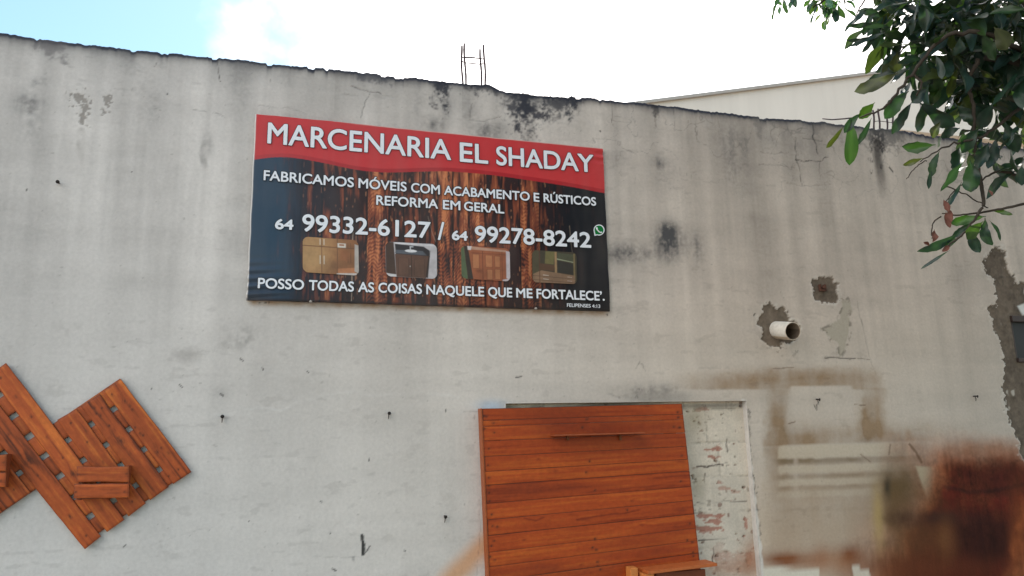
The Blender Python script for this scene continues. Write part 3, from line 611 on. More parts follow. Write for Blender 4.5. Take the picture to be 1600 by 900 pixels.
# thickness: a rim folded to the wall
edge = np.concatenate([np.arange(nu_), np.arange(1, nv_) * nu_ + nu_ - 1, (nv_ - 1) * nu_ + np.arange(nu_ - 2, -1, -1), np.arange(nv_ - 2, 0, -1) * nu_])
Vb = G3b.reshape(-1, 3); bk = Vb[edge].copy(); bk[:, 1] = -.006; nb = len(Vb); m = len(edge); ii = np.arange(m)
qb = np.concatenate([gridfaces(nv_, nu_, flip=True), np.stack([edge[ii], edge[(ii + 1) % m], nb + (ii + 1) % m, nb + ii], -1)])
rimc = np.tile(lin((120, 110, 105)), (m, 1))
link('banner_sheet', mesh_np('banner_sheet', np.concatenate([Vb, bk]), qb, np.concatenate([cban.reshape(-1, 3), rimc])), ban, M_vinyl)

# lettering
def glyphs(txt):
    cu = bpy.data.curves.new('lettering', 'FONT'); cu.body = txt; cu.resolution_u = 6
    o = bpy.data.objects.new('lettering', cu); COL.objects.link(o)
    bpy.context.view_layer.update()
    me = bpy.data.meshes.new_from_object(o.evaluated_get(bpy.context.evaluated_depsgraph_get()))
    v = np.array([p.co[:2] for p in me.vertices]); f = [list(p.vertices) for p in me.polygons]
    bpy.data.objects.remove(o); bpy.data.curves.remove(cu); bpy.data.meshes.remove(me)
    return v, f
vH, _ = glyphs('H'); CAP = vH[:, 1].max()
def line(words, bold, outline):
    V = []; Fs = []; mi = []
    for (txt, xl, yl, hl, xr, yr, hr) in words:
        v, f = glyphs(txt)
        u = (v[:, 0] - v[:, 0].min()) / (np.ptp(v[:, 0]) + 1e-9); t_ = v[:, 1] / CAP
        x = xl + bold + (xr - xl - 2 * bold) * u; y = yl - bold + (yr - yl) * u; h = (hl + (hr - hl) * u) - 2 * bold
        up = t_ * h; py = y - up; px = x - up * (x - 680) / 5473
        lay = []
        n = 10
        for j in range(n): lay.append((bold + outline, j * 6.283 / n, 1, j * .00004))
        lay.append((0, 0, 0, .0009))
        for j in range(8): lay.append((bold, j * 6.283 / 8, 0, .0010 + j * .00004))
        for (r, a, mm, dy) in lay:
            yy = YBAN - .0056 - dy
            d = np.stack([px + r * math.cos(a) - 800, py + r * math.sin(a) - 450, np.full(len(px), F)], -1) @ R.T
            P = CAM + d * ((yy - CAM[1]) / d[:, 1])[:, None]
            b0 = sum(len(q_) for q_ in V); V.append(P); Fs += [[b0 + i for i in g] for g in f]; mi += [mm] * len(f)
    me = mesh_np('lettering', np.concatenate(V), Fs, None, False)
    o = link('lettering', me, ban, M_white); me.materials.append(M_dark)
    me.polygons.foreach_set('material_index', np.array(mi, np.int32)); me.update()
    return o
line([('MARCENARIA', 417.5, 223.9, 32.7, 705, 250.2, 31.4), ('EL', 718.5, 252.6, 30.4, 763, 256.2, 29.8), ('SHADAY', 775.5, 257.8, 29.8, 928.3, 269.6, 27.6)], .75, .7)
line([('FABRICAMOS', 411.7, 281.5, 15.8, 552.9, 292.8, 15.4), ('M\u00d3VEIS', 559.9, 293.6, 15.3, 635.4, 299.4, 15), ('COM', 642.2, 300.4, 15, 687.4, 303.9, 14.8), ('ACABAMENTO', 693.8, 304.4, 14.6, 828, 314, 14), ('E', 834, 314.8, 13.9, 843, 315.6, 13.9), ('R\u00daSTICOS', 849.5, 316, 13.8, 931.7, 321.7, 13.4)], .45, 1.0)
line([('REFORMA', 587.8, 320, 15, 684.6, 326.2, 14.8), ('EM', 692, 326.8, 14.6, 719.5, 328.6, 14.5), ('GERAL', 725, 329, 14.4, 788, 333.8, 14)], .45, 1.0)
line([('64', 429.4, 358, 16.4, 458.4, 359.4, 16.2), ('99332-6127', 471.6, 361.4, 27, 673, 372.4, 25.4), ('/', 684, 374.5, 28, 694.4, 375.2, 28), ('64', 706, 375, 15.2, 731, 376.4, 15), ('99278-8242', 742, 378, 25.4, 924, 387.4, 24.2)], .8, .8)
line([('POSSO', 402.6, 450.2, 16.2, 475, 453, 16), ('TODAS', 482.4, 453.4, 16, 553, 455.8, 15.8), ('AS', 559.4, 456.2, 15.8, 584.6, 457, 15.7), ('COISAS', 591, 457.2, 15.7, 659.4, 459.4, 15.5), ('NAQUELE', 666, 460, 15.4, 756.6, 463.4, 15.2), ('QUE', 762.6, 463.6, 15.2, 800.6, 464.8, 15.1), ('ME', 806.6, 465, 15, 832.4, 466, 15), ('FORTALECE\u2019.', 838.4, 466.2, 15, 945, 470, 14.8)], .5, .8)
line([('FELIPENSES 4:13', 886, 479.4, 5.6, 938, 481.2, 5.4)], .12, .3)

# green speech-bubble telephone emblem
def flat_poly(mb, pts, y, col=(.5, .5, .5)):
    mb.add([wp(px, py, y) for px, py in pts], [list(range(len(pts)))], col)
def bubble(r, cx=936, cy=359.4):
    p = [(cx + r * math.cos(a), cy + r * math.sin(a)) for a in np.radians(np.arange(150, -211 + 25, -10))]
    return p
def emb(r, tail):
    cx, cy = 936.0, 359.4; P = []
    for a in range(0, 360, 10):
        if 118 <= a <= 152:
            if a == 130: P.append((cx - tail * .78, cy + tail))
            continue
        P.append((cx + r * math.cos(math.radians(a)), cy + r * math.sin(math.radians(a))))
    return P
yE = YBAN - .0062
b = MB(); flat_poly(b, emb(8.6, 9.2), yE); em = b.build('emblem', M_white, ban)
b = MB(); flat_poly(b, emb(7.0, 7.0), yE - .0006); b.build('emblem_disc', M_green, em)
hs = [(932.2, 355.6), (933.2, 359.0), (935.4, 361.8), (938.2, 363.4), (940.2, 363.2)]
b = MB(); b.tube([wp(x, y, yE - .0012) for x, y in hs], [.0060, .0040, .0036, .0040, .0060], 8); hsobj = b.build('emblem_handset', M_white, em, True)

# the four printed furniture pictures
def picture(Q, f, label, n=(150, 100), rad=.16):
    u, v = np.meshgrid(np.linspace(0, 1, n[0]), np.linspace(0, 1, n[1]))
    P = np.array([wp(*p, YBAN - .0058) for p in Q]); G = bil(P, u, v)
    c = np.zeros(u.shape + (3,)); f(c, u, v)
    c *= (.9 + .22 * fbm(u * 30, v * 9, 1, 3) + .5 * fbm(u * 3, v * 3, 2, 3) + .2 * fbm(u * 9, v * 9, 4, 2))[..., None]; mix(c, lin((120, 100, 86)), .16 + 0 * u)
    asp = 1.5; uc = (u[:-1, :-1] + u[1:, 1:]) / 2; vc = (v[:-1, :-1] + v[1:, 1:]) / 2
    dx = np.maximum(rad - np.minimum(uc, 1 - uc) * asp, 0); dy = np.maximum(rad - np.minimum(vc, 1 - vc), 0)
    o = link('printed_picture', mesh_np('printed_picture', G.reshape(-1, 3), gridfaces(n[1], n[0], np.hypot(dx, dy) < rad, True), c), ban, M_vinyl)
    o['label'] = label
def rc(c, u, v, a, col, k=1.0, s=.01): mix(c, lin(col), sst(-s, s, u - a[0]) * sst(-s, s, a[2] - u) * sst(-s, s, v - a[1]) * sst(-s, s, a[3] - v) * k)
def pl(c, u, v, poly, col, k=1.0, s=.012): mix(c, lin(col), sst(-s, s, polysd(u, v, poly)) * k)
def p1(c, u, v):
    c[:] = lin((176, 134, 88)); mix(c, lin((150, 100, 62)), sst(.2, 1, u + .4 * v)); mix(c, lin((196, 160, 110)), ell(u, v, .2, .6, .3, .5) * .6)
    rc(c, u, v, (.0, .235, .93, .26), (120, 82, 52)); 
    for x in (.33, .61): rc(c, u, v, (x, 0, x + .012, .99), (110, 72, 48))
    for x in (.30, .37): rc(c, u, v, (x, .03, x + .014, .2), (222, 212, 196)); rc(c, u, v, (x, .5, x + .014, .74), (222, 214, 200))
    for x in (.80, .85): rc(c, u, v, (x, .1, x + .012, .25), (120, 86, 60)); rc(c, u, v, (x, .38, x + .012, .66), (110, 70, 48))
    rc(c, u, v, (.62, .12, .77, .24), (230, 222, 210)); rc(c, u, v, (.65, .145, .74, .19), (170, 110, 70))
    rc(c, u, v, (.66, .30, .82, .60), (160, 100, 62), .7, .04); pl(c, u, v, [(.62, .84), (.93, .78), (.93, .97), (.62, .97)], (196, 130, 86)); pl(c, u, v, [(.93, .12), (1, .15), (1, .95), (.92, .88)], (196, 190, 184))
    pl(c, u, v, [(.6, .97), (.95, .93), (1, 1), (.6, 1)], (214, 206, 200)); rc(c, u, v, (.5, .62, .62, .85), (128, 88, 58), .5, .05)
def p2(c, u, v):
    c[:] = lin((206, 204, 208)); pl(c, u, v, [(0, 0), (.16, 0), (.2, .95), (0, .9)], (66, 48, 40)); pl(c, u, v, [(.16, .0), (1, .03), (1, .07), (.2, .04)], (222, 222, 226))
    pl(c, u, v, [(.18, .05), (.74, .09), (.86, .2), (.84, .42), (.2, .4)], (30, 34, 44)); pl(c, u, v, [(.2, .22), (.72, .22), (.8, .34), (.18, .32)], (86, 94, 104))
    mix(c, lin((226, 228, 232)), sst(1, .8, np.hypot((u - .49) / .13, (v - .235) / .045))); rc(c, u, v, (.47, .1, .49, .2), (200, 205, 210)); rc(c, u, v, (.47, .1, .54, .125), (200, 205, 210))
    pl(c, u, v, [(.18, .34), (.86, .36), (.78, 1), (.2, 1)], (94, 66, 54)); pl(c, u, v, [(.84, .3), (.87, .2), (.82, .98), (.77, .98)], (40, 30, 30))
    rc(c, u, v, (.49, .36, .505, .98), (46, 32, 28)); rc(c, u, v, (.25, .46, .44, .92), (104, 74, 60), .8); rc(c, u, v, (.56, .48, .74, .94), (100, 72, 58), .8)
    for a in ((.24, .45, .25, .93), (.44, .45, .45, .93), (.55, .46, .56, .94), (.745, .46, .755, .94)): rc(c, u, v, a, (64, 44, 38), .8)
    pl(c, u, v, [(0, .92), (.2, .93), (.2, 1), (0, 1)], (212, 212, 214)); rc(c, u, v, (.465, .66, .48, .7), (200, 196, 190))
def p3(c, u, v):
    c[:] = lin((160, 92, 60)); pl(c, u, v, [(0, 0), (.06, 0), (.14, 1), (0, 1)], (84, 104, 74)); pl(c, u, v, [(.06, 0), (.14, 0), (.24, 1), (.13, 1)], (44, 40, 36))
    pl(c, u, v, [(.13, 0), (.92, .06), (.92, .12), (.15, .1)], (190, 150, 128)); pl(c, u, v, [(.13, 0), (.22, .0), (.2, .12), (.14, .12)], (220, 214, 214)); rc(c, u, v, (.2, .19, .9, .21), (120, 66, 44), .8)
    for a in ((.24, .24, .36, .66), (.50, .25, .63, .60), (.69, .26, .79, .58), (.53, .68, .63, .97), (.69, .66, .79, .95)):
        rc(c, u, v, (a[0] - .012, a[1] - .015, a[2] + .012, a[3] + .015), (126, 70, 46), .8); rc(c, u, v, a, (186, 122, 82))
    for a in ((.43, .12, .445, 1), (.83, .12, .84, 1)): rc(c, u, v, a, (112, 62, 42))
    pl(c, u, v, [(.92, .08), (1, .1), (1, .95), (.92, .9)], (212, 204, 210)); pl(c, u, v, [(.84, .96), (1, .9), (1, 1), (.84, 1)], (206, 196, 202)); mix(c, lin((110, 58, 38)), ell(u, v, .36, .74, .06, .05) * .7)
def p4(c, u, v):
    c[:] = lin((58, 56, 44)); pl(c, u, v, [(0, 0), (.16, 0), (.18, .7), (0, .75)], (74, 72, 52)); pl(c, u, v, [(.3, .02), (.5, .02), (.48, .42), (.28, .4)], (108, 104, 64)); pl(c, u, v, [(.17, .4), (.5, .44), (.48, .62), (.17, .6)], (86, 62, 44))
    rc(c, u, v, (.50, .02, .55, .68), (156, 128, 92)); pl(c, u, v, [(.56, .04), (.94, .08), (.94, .3), (.56, .2)], (74, 82, 62)); pl(c, u, v, [(.55, .22), (.94, .31), (.94, .34), (.55, .26)], (150, 160, 130)); pl(c, u, v, [(.56, .29), (.93, .38), (.93, .72), (.56, .66)], (34, 42, 40)); rc(c, u, v, (.92, .05, .96, .9), (126, 112, 76))
    pl(c, u, v, [(.02, .74), (.2, .62), (.95, .74), (.95, 1), (.0, 1)], (140, 112, 88)); 
    for y in (.78, .9): pl(c, u, v, [(.0, y), (.95, y + .06), (.95, y + .075), (.0, y + .015)], (84, 64, 50)); pl(c, u, v, [(.24, y - .03), (.36, y - .015), (.36, y), (.24, y - .012)], (206, 200, 190)); pl(c, u, v, [(.78, y + .0), (.88, y + .01), (.88, y + .025), (.78, y + .015)], (190, 180, 170))
    rc(c, u, v, (.155, 0, .17, 1), (90, 54, 40))
picture([(473, 369.5), (560, 375.5), (561, 431), (473, 425)], p1, 'printed picture of a pale wooden kitchen cabinet')
picture([(602, 377.5), (682.5, 381.5), (683, 436), (603, 431.5)], p2, 'printed picture of a dark vanity cabinet with white basin')
picture([(720, 383.5), (796.5, 388.5), (797.5, 440), (721, 435)], p3, 'printed picture of a brown panelled wardrobe')
picture([(831, 390.5), (901, 394.5), (902, 444), (832, 441)], p4, 'printed picture of dim shelves and drawers')
for (sx, sy) in ((485.5, 471), (837.5, 482)):
    p = wp(sx, sy, YBAN - .008); b = MB(); n = 10
    pts = [p + np.array([0, .012 - k * .006, 0]) for k in range(4)]
    b.tube(pts, [.0075, .009, .008, .004], n); b.build('screw', M_zinc, ban, True)
settle(ban, tuple(C3[3]))

# ------------------------------------------------------------------ wooden things
def wood_paint(L, W, u, v, tone, seed, knots=()):
    """u,v in metres on the board face"""
    dk, md, lt = lin((92, 42, 20)), lin((170, 80, 36)), lin((204, 112, 48))
    w_ = .004 * fbm(u * 6, v * 6, seed, 3) + .012 * fbm(u * 1.6, v * 3, seed + 1, 3)
    for (ku, kv, kr) in knots:
        d = np.hypot((u - ku) / 2.2, v - kv); w_ = w_ + .012 * np.exp(-(d / (kr * 2.2)) ** 2)
    g = fbm(u * 2.2 + seed * 3.1, (v + w_) * 85, seed, 4); g2 = fbm(u * 3 + seed, v * 14 + seed * 2, seed + 2, 3); g3 = fbm(u * 30, v * 160, seed + 3, 2)
    k = np.clip(.5 + tone + 1.1 * g + .75 * g2 + .3 * g3, 0, 1)
    c = np.zeros(u.shape + (3,)); c[:] = dk; mix(c, md, sst(0, .5, k)); mix(c, lt, sst(.5, 1.05, k)); c *= .9 + .5 * fbm(u * 3.5 + seed, v * 6 + seed * 1.7, seed + 4, 3)[..., None]
    for (ku, kv, kr) in knots:
        d = np.hypot((u - ku) / 1.3, v - kv) + .004 * g2; mix(c, lin((70, 36, 22)), sst(kr, kr * .5, d) * .8); mix(c, lin((88, 46, 26)), sst(kr * .35, kr * .1, abs(d - kr * 1.3)) * .5)
    return c
TONE = np.array([1.0, .86, .74])
def board(name, Q, y, th, parent, tone=0, seed=1, knots=(), nails=(), rough_edge=.0012, tint=None, mat=None, collect=None, edk=.45):
    """a sawn board: Q = top-left, top-right, bottom-right, bottom-left of its front face (wall-plane points), long axis from Q[0]-Q[1] side to Q[3]-Q[2]"""
    P = np.array([np.array(q_) for q_ in Q]); L = np.linalg.norm((P[3] + P[2] - P[0] - P[1]) / 2); W = np.linalg.norm((P[1] + P[2] - P[0] - P[3]) / 2)
    nl = max(6, int(L / .009)); nw = max(6, int(W / .004)); u, v = np.meshgrid(np.linspace(0, 1, nw), np.linspace(0, 1, nl))
    # u across, v along
    eg = fbm(v * L * 6, u * 0 + seed, seed, 3) * rough_edge * 6
    G = bil(P, u, v); acr = (P[1] - P[0]) / np.linalg.norm(P[1] - P[0]); G = G + (eg * (2 * u - 1) * (abs(2 * u - 1) > .8))[..., None] * acr
    c = wood_paint(L, W, v * L, u * W, tone, seed, knots)
    if tint is not None:
        px, py = proj(G[..., 0], G[..., 1], G[..., 2]); tint(c, px, py)
    ed = np.minimum(np.minimum(u, 1 - u) * W, np.minimum(v, 1 - v) * L); mix(c, lin((64, 32, 20)), sst(.004, .0, ed) * edk)
    for (nx, ny, r) in nails:
        px, py = proj(G[..., 0], G[..., 1], G[..., 2]); d = np.hypot(px - nx, py - ny); mix(c, lin((30, 16, 12)), sst(r + .8, r * .5, d) * .9); mix(c, lin((80, 40, 24)), sst(r + 3, r, d) * .4)
    G[..., 1] -= .0008 * fbm(u * 9, v * L * 30, seed, 3) - (.0022 if collect is None else .0006) * sst(.005, 0, ed)
    V = G.reshape(-1, 3); e = np.concatenate([np.arange(nw), np.arange(1, nl) * nw + nw - 1, (nl - 1) * nw + np.arange(nw - 2, -1, -1), np.arange(nl - 2, 0, -1) * nw])
    bkv = V[e].copy(); bkv[:, 1] = y + th; fr_ = V[e].copy(); n = len(V); m = len(e); ii = np.arange(m)
    sc_ = np.tile(lin((120, 62, 34)) * .9, (m, 1))
    faces = np.concatenate([gridfaces(nl, nw, flip=True), np.stack([n + ii, n + (ii + 1) % m, n + m + (ii + 1) % m, n + m + ii], -1)])
    V = np.concatenate([V, fr_, bkv]); cc = np.concatenate([c.reshape(-1, 3), sc_, sc_])
    if collect is not None: collect.append((V, faces, cc)); return None
    return link(name, mesh_np(name, V, faces, cc), parent, mat or M_wood)
def join(name, parts, parent, mat):
    o = 0; Vs, Fs, Cs = [], [], []
    for V, f, c in parts: Vs.append(V); Fs.append(f + o); Cs.append(c); o += len(V)
    return link(name, mesh_np(name, np.concatenate(Vs), np.concatenate(Fs), np.concatenate(Cs)), parent, mat)
def lp(a, b, t): return (a[0] + (b[0] - a[0]) * t, a[1] + (b[1] - a[1]) * t)

# pallet decoration
pal = thing('pallet_panel', 'zigzag panel of slanting varnished pallet boards fixed on the wall', 'pallet panel')
b_ = [(132, 858.6), (157.6, 838), (194.3, 812), (227.3, 786.6), (263.2, 761), (299, 737.5)]
t_ = {2: (81.4, 660.5), 3: (119.2, 639), 4: (155, 616), 5: (188.8, 592)}
YP, TP = -.030, .009
boards = []
gp = .2
for n in (3, 4, 5): boards.append([lp(t_[n - 1], t_[n], gp), t_[n], b_[n], lp(b_[n - 1], b_[n], gp)])
boards.append([(-18, 586), (9, 567), b_[2], lp(b_[1], b_[2], .25)])
boards.append([(-58, 622), (-26, 601.5), b_[1], b_[0]])
boards.append([(-130, 625), (-92, 597), (47, 770), (8, 796.5)])
boards.append([(-172, 650), (-138, 630), (3, 800), (-35, 824)])
nl7 = zm(2.728, 0, 550, [(402, 237), (434, 238), (410, 262), (428, 268), (466, 315), (372, 384), (302, 302), (478, 182), (565, 246), (553, 228), (575, 320), (598, 348), (610, 356), (688, 410), (718, 430), (760, 500), (133, 275), (68, 190), (200, 365), (267, 450), (35, 350), (58, 585), (160, 525), (367, 783), (563, 637), (440, 470), (720, 530), (655, 452), (3, 110)])
kn = [(), ((.25, .05, .012),), ((.1, .05, .007), (.4, .03, .006)), ((.62, .035, .008),), ((.42, .05, .010), (.75, .04, .007)), ((.3, .05, .008),), ()]
for i, q_ in enumerate(boards):
    board('board', [wp(*p, YP) for p in q_], YP, TP, pal, [.02, -.12, .06, .14, -.06, -.12, -.16][i], 2 + i, kn[i], [(x, y, 1.1) for x, y in nl7])
st_ = np.array([23.9, 31.4]); ac_ = np.array([-36.0, 24.4]); p0 = np.array([176.7, 639.5])
for k in range(-4, 4):
    a0 = -.86 if k >= -1 else 2.12; a1 = 3.85 if k >= 1 else 5.9
    s0, s1 = k + .11, k + .89
    if k == 3: s1 = 3.74
    if k == -1: s0 = -.86
    if k == -4: s0 = -3.85
    Q = [p0 + st_ * s0 + ac_ * a0, p0 + st_ * s1 + ac_ * a0, p0 + st_ * s1 + ac_ * a1, p0 + st_ * s0 + ac_ * a1]
    board('batten', [wp(*p, -.0205) for p in (Q[0], Q[3], Q[2], Q[1])], -.0205, .018, pal, .06 + .1 * ((k * 7) % 3 - 1), 20 + k + 6)
settle(pal, tuple(wp(*b_[0], 0)))

# little slatted boxes hanging on the pallet boards
def slat_box(label):
    t = thing('slatted_box', label, 'wooden box', 'little slatted boxes on the pallet boards')
    yf = -.105
    z7 = lambda pts: zm(2.728, 0, 550, pts)
    parts = []
    for pts, sd_ in (([(327, 490), (549, 487), (549, 556), (325, 553)], 3), ([(316, 562), (549, 562), (549, 620), (313, 625)], 5)):
        q_ = z7(pts); Q = [q_[0], q_[3], q_[2], q_[1]]          # long axis is horizontal
        board('slat', [wp(*p, yf) for p in Q], yf, .014, t, .02, sd_, ((.3, .03, .006),), [(x, y, .9) for x, y in z7([(330, 520), (537, 519), (323, 597), (533, 595)])])
    P = [wp(*p, yf) for p in z7([(326, 486), (549, 485), (549, 624), (318, 627)])]
    x0_, x1_ = P[3][0] + .006, P[1][0] - .003; z0_, z1_ = P[2][2], P[1][2]
    for xa in (x0_, x1_ - .016):
        b = MB(); b.box((xa, yf + .0145, z0_), (xa + .016, YP - .002, z1_), lin((116, 58, 34)) * 1.0); b.build('side', M_wood, t, bevel=.0015)
    b = MB(); b.box((x0_ + .018, yf + .016, z0_ + .004), (x1_ - .018, YP - .002, z0_ + .016), lin((110, 56, 32))); b.build('bottom', M_wood, t, bevel=.0015)
    settle(t, (x0_, YP, z0_)); return t, x1_
sb, sbx = slat_box('small two-slat wooden box hung across the middle of the pallet boards')
sb2 = sb.copy(); COL.objects.link(sb2)
for ch in sb.children:
    c2 = ch.copy(); COL.objects.link(c2); c2.parent = sb2
tgt = wp(6.2, 738, -.10)
sb2.location = sb.location + Vector((tgt[0] - sbx, 0, tgt[2] - wp(204, 755, -.10)[2]))
sb2['label'] = 'reddish wooden box cut off by the left picture edge'

# plank panel in front of the bricked-up doorway
pan = thing('plank_panel', 'large orange-brown panel of horizontal planks covering the bricked-up doorway', 'wooden panel')
YN, TN = -.075, .03
TL, TR, BR, BL = (753.3, 638.6), (1065.5, 630.8), (1117, 1085), (773, 1085)
def smudge_shade(c, px, py):  # smoke smudges, with the shade around the upper shelf painted in
    n = fbm(px / 30, py / 14, 2, 3)
    for cx, cy, rx, ry, k in [(915, 664, 90, 28, .85), (880, 655, 54, 24, .5), (1000, 672, 70, 22, .6), (870, 640, 60, 10, .4), (800, 895, 120, 16, .4), (1040, 830, 50, 20, .3), (820, 770, 60, 10, .4), (1020, 700, 60, 10, .45), (870, 762, 120, 7, .5), (1020, 864, 70, 24, .6), (930, 700, 60, 30, .25), (880, 890, 90, 10, .5), (875, 686, 22, 4, .5)]:
        mix(c, lin((84, 46, 30)), ell(px, py + n * 14, cx, cy, rx, ry) * k * (1 + n))
    for cx, cy, rx, ry in [(1066, 798, 6, 3.4), (1062, 721, 9, 2), (1012, 635, 8, 1.4), (912, 812, 10, 2), (868, 736, 4, 2)]: mix(c, lin((60, 36, 24)), ell(px, py, cx, cy, rx, ry) * .7)
    for pts in ([(820, 810), (836, 813), (850, 808)], [(900, 812), (980, 800), (1000, 797)]): mix(c, lin((50, 26, 18)), sst(2, .5, segd(px + n * 4, py + n * 4, pts)) * .8)
    mix(c, lin((176, 60, 12)), .42 + 0 * px); c *= np.array([.86, .83, .62])
seam_l = [639, 657, 666, 689, 713, 737, 758, 787, 812, 837, 863, 886, 908, 932, 958, 982, 1008, 1034, 1060, 1085]
def on(a, b, y):
    t = (y - a[1]) / (b[1] - a[1]); return lp(a, b, t)
parts = []
nails = [(771, 661, 1.1), (772, 676, .9), (756.5, 670, 1), (764, 701, .9), (763, 727, 1), (764, 746.5, 1.1), (764, 759, 1), (764, 770, 1), (764.5, 783, 1.1), (768, 804, 1.2), (770, 822, 1), (777, 823, 1.1), (772, 845, 1.1), (768, 853, 1.1), (766, 870, 1.1), (773, 875, 1.1), (1059, 644, 1.2), (1060, 652, 1.4), (1053, 667, 1), (1062, 668, 1.6), (1065, 712, 1), (1074, 844, 1.2), (1082, 847, 1.2), (1083, 863, 1.1), (1083, 869, 1.3), (917, 655, 1.3), (910, 668, 1.1), (921, 721, 1.2), (916, 738, 1), (930, 766, .8), (980, 797, .9), (926, 855.5, 1.3), (932, 859, 1.2), (933.5, 878, 1.2), (934, 884, 1), (938, 890, 1.2), (930, 842, 1.3), (756, 650, 1.2), (760, 651, 1.2), (1064, 752, .9), (1078, 818, 1)]
rise = lambda yl: np.interp(yl, [640, 700, 790, 870, 1085], [8.0, 14.0, 27.0, 39.0, 70.0])
for i in range(len(seam_l) - 1):
    ya, yb = seam_l[i] + (.15 if i % 3 else .35), seam_l[i + 1] - .02
    a, b2 = on(TL, BL, ya), on(TL, BL, yb); a_r, b_r = on(TR, BR, ya - rise(ya)), on(TR, BR, yb - rise(yb))
    if i == 0: a, a_r = TL, TR
    t0 = [-.06, .02, .10, .06, .10, .12, -.10, -.02, .0, .06, .10, .06, .0, -.08, .0, .05, .0, .02, 0][i]
    board('planks', [wp(*p, YN) for p in (a, b2, b_r, a_r)], YN, TN, None, t0 * 1.9 + .02, 3 + i, {2: ((.62, .05, .007),), 4: ((.31, .03, .006),), 7: ((.85, .05, .007),), 9: ((.2, .04, .006), (.9, .03, .006)), 11: ((.52, .05, .007),)}.get(i, ()), nails, .0002, smudge_shade, None, parts, (.9, .3, .6, .25)[i % 4])
join('planks', parts, pan, M_wood)
# left and right edge laths and the rails behind
c0, c1, c2, c3 = [wp(*p, YN) for p in (TL, TR, BR, BL)]
b = MB(); e0, e1 = c0 + (-.009, 0, 0), c3 + (-.009, 0, 0)
b.prism([e1 + (0, -.004, 0), c3 + (-.001, -.004, 0), c0 + (-.001, -.004, .002), e0 + (0, -.004, .002)], [e1 + (0, .070, 0), c3 + (-.001, .070, 0), c0 + (-.001, .070, .002), e0 + (0, .070, .002)], lin((150, 78, 40)))
b.build('edge_lath', M_wood, pan, bevel=.002)
for tt in (.06, .5, .94):
    p = c0 + (c1 - c0) * tt; qn = c3 + (c2 - c3) * tt
    b = MB(); b.prism([qn + (-.03, TN + .001, 0), qn + (.03, TN + .001, 0), p + (.03, TN + .001, -.04), p + (-.03, TN + .001, -.04)], [qn + (-.03, .072, 0), qn + (.03, .072, 0), p + (.03, .072, -.04), p + (-.03, .072, -.04)], lin((120, 66, 38)))
    b.build('rail', M_wood, pan)
# narrow shelf near the top, on two blocks
ys = YN - .09
s0, s1 = wp(867, 681.5, ys), wp(1008, 677.5, ys)
def shelf(name, p0_, p1_, th, yback, col, sd_):
    b = MB(); b.prism([p0_, p1_, p1_ + (0, 0, th), p0_ + (0, 0, th)], [np.array([p0_[0], yback, p0_[2]]), np.array([p1_[0], yback, p1_[2]]), np.array([p1_[0], yback, p1_[2] + th]), np.array([p0_[0], yback, p0_[2] + th])], col)
    return b.build(name, M_wood, pan, bevel=.002)
shelf('shelf', s0, s1, .007, YN - .003, lin((150, 78, 46)), 3)
for bxp in (886, 968):
    p = wp(bxp, 687, YN); b = MB(); b.box((p[0] - .006, YN - .02, p[2] - .004), (p[0] + .006, YN - .002, s0[2] - .001), lin((112, 66, 36))); b.build('shelf_block', M_wood, pan, bevel=.002)
# lower shelf with its end blocks, cut off by the picture edge
ys2 = YN - .13
s2, s3 = wp(1016, 897.5, ys2), wp(1121, 884.5, ys2)
shelf('shelf', s2 + (-.012, 0, 0), s3, .016, YN - .003, lin((172, 94, 48)), 4)
for xa, xb, yy in ((991, 1003, 891), (1007, 1022, 896)):
    p, p2 = wp(xa, yy, ys2 + .01), wp(xb, yy, ys2 + .01); b = MB(); b.box((p[0], ys2 + .01 + (.05 if xa < 1000 else 0), s2[2] - .20), (p2[0], YN - .004, p[2] + .002 if xa < 1000 else s2[2] - .001), lin((190, 120, 62))); b.build('shelf_block', M_wood, pan, bevel=.003)
b = MB(); p = s3; b.box((s2[0] + .05, ys2 + .03, s2[2] - .20), (s3[0] - .06, ys2 + .045, s2[2] - .002), lin((104, 52, 28))); b.build('shelf_apron', M_wood, pan, bevel=.002)
settle(pan, (c3[0], 0, c3[2]))

# ------------------------------------------------------------------ pipe, bolt, nails
pipe = thing('drain_pipe', 'short white plastic drain pipe sticking out of the broken plaster', 'pipe')
pb = wp(1216, 516, 0); Lp = .13
for _ in range(30):
    pe = wp(1239.5, 517.5, -Lp)
    Lp += (pe[0] - pb[0]) * .8 if pe[0] > pb[0] else (pe[0] - pb[0]) * .8
    Lp = min(max(Lp, .05), .4)
pe = wp(1239.5, 517.5, -Lp); print('pipe', Lp, pb, pe)
rad = .5 * abs(wp(1239.5, 503.2, -Lp)[2] - wp(1239.5, 531.5, -Lp)[2])
ax = pe - pb; axn = ax / np.linalg.norm(ax); n = 40; Vp = []; 
uu = np.cross(axn, (0, 0, 1)); uu /= np.linalg.norm(uu); ww = np.cross(uu, axn)
prof = [(-.06, rad), (.0, rad), (Lp - .004, rad), (Lp, rad - .002), (Lp, rad - .0045), (Lp - .004, rad - .006), (.05, rad - .006), (-.06, rad - .006)]
for (s_, r_) in prof:
    for k in range(n):
        a = 2 * math.pi * k / n; Vp.append(pb + axn * s_ + r_ * (math.cos(a) * uu + math.sin(a) * ww))
Fp = [[i * n + k, i * n + (k + 1) % n, (i + 1) * n + (k + 1) % n, (i + 1) * n + k] for i in range(len(prof) - 1) for k in range(n)]
Cp = []
for i_, (s_, r_) in enumerate(prof):
    for k in range(n):
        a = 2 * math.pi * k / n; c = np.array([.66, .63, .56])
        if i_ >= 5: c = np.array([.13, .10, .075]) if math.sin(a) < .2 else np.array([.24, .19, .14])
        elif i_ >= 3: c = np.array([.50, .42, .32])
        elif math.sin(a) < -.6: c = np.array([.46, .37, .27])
        Cp.append(c)
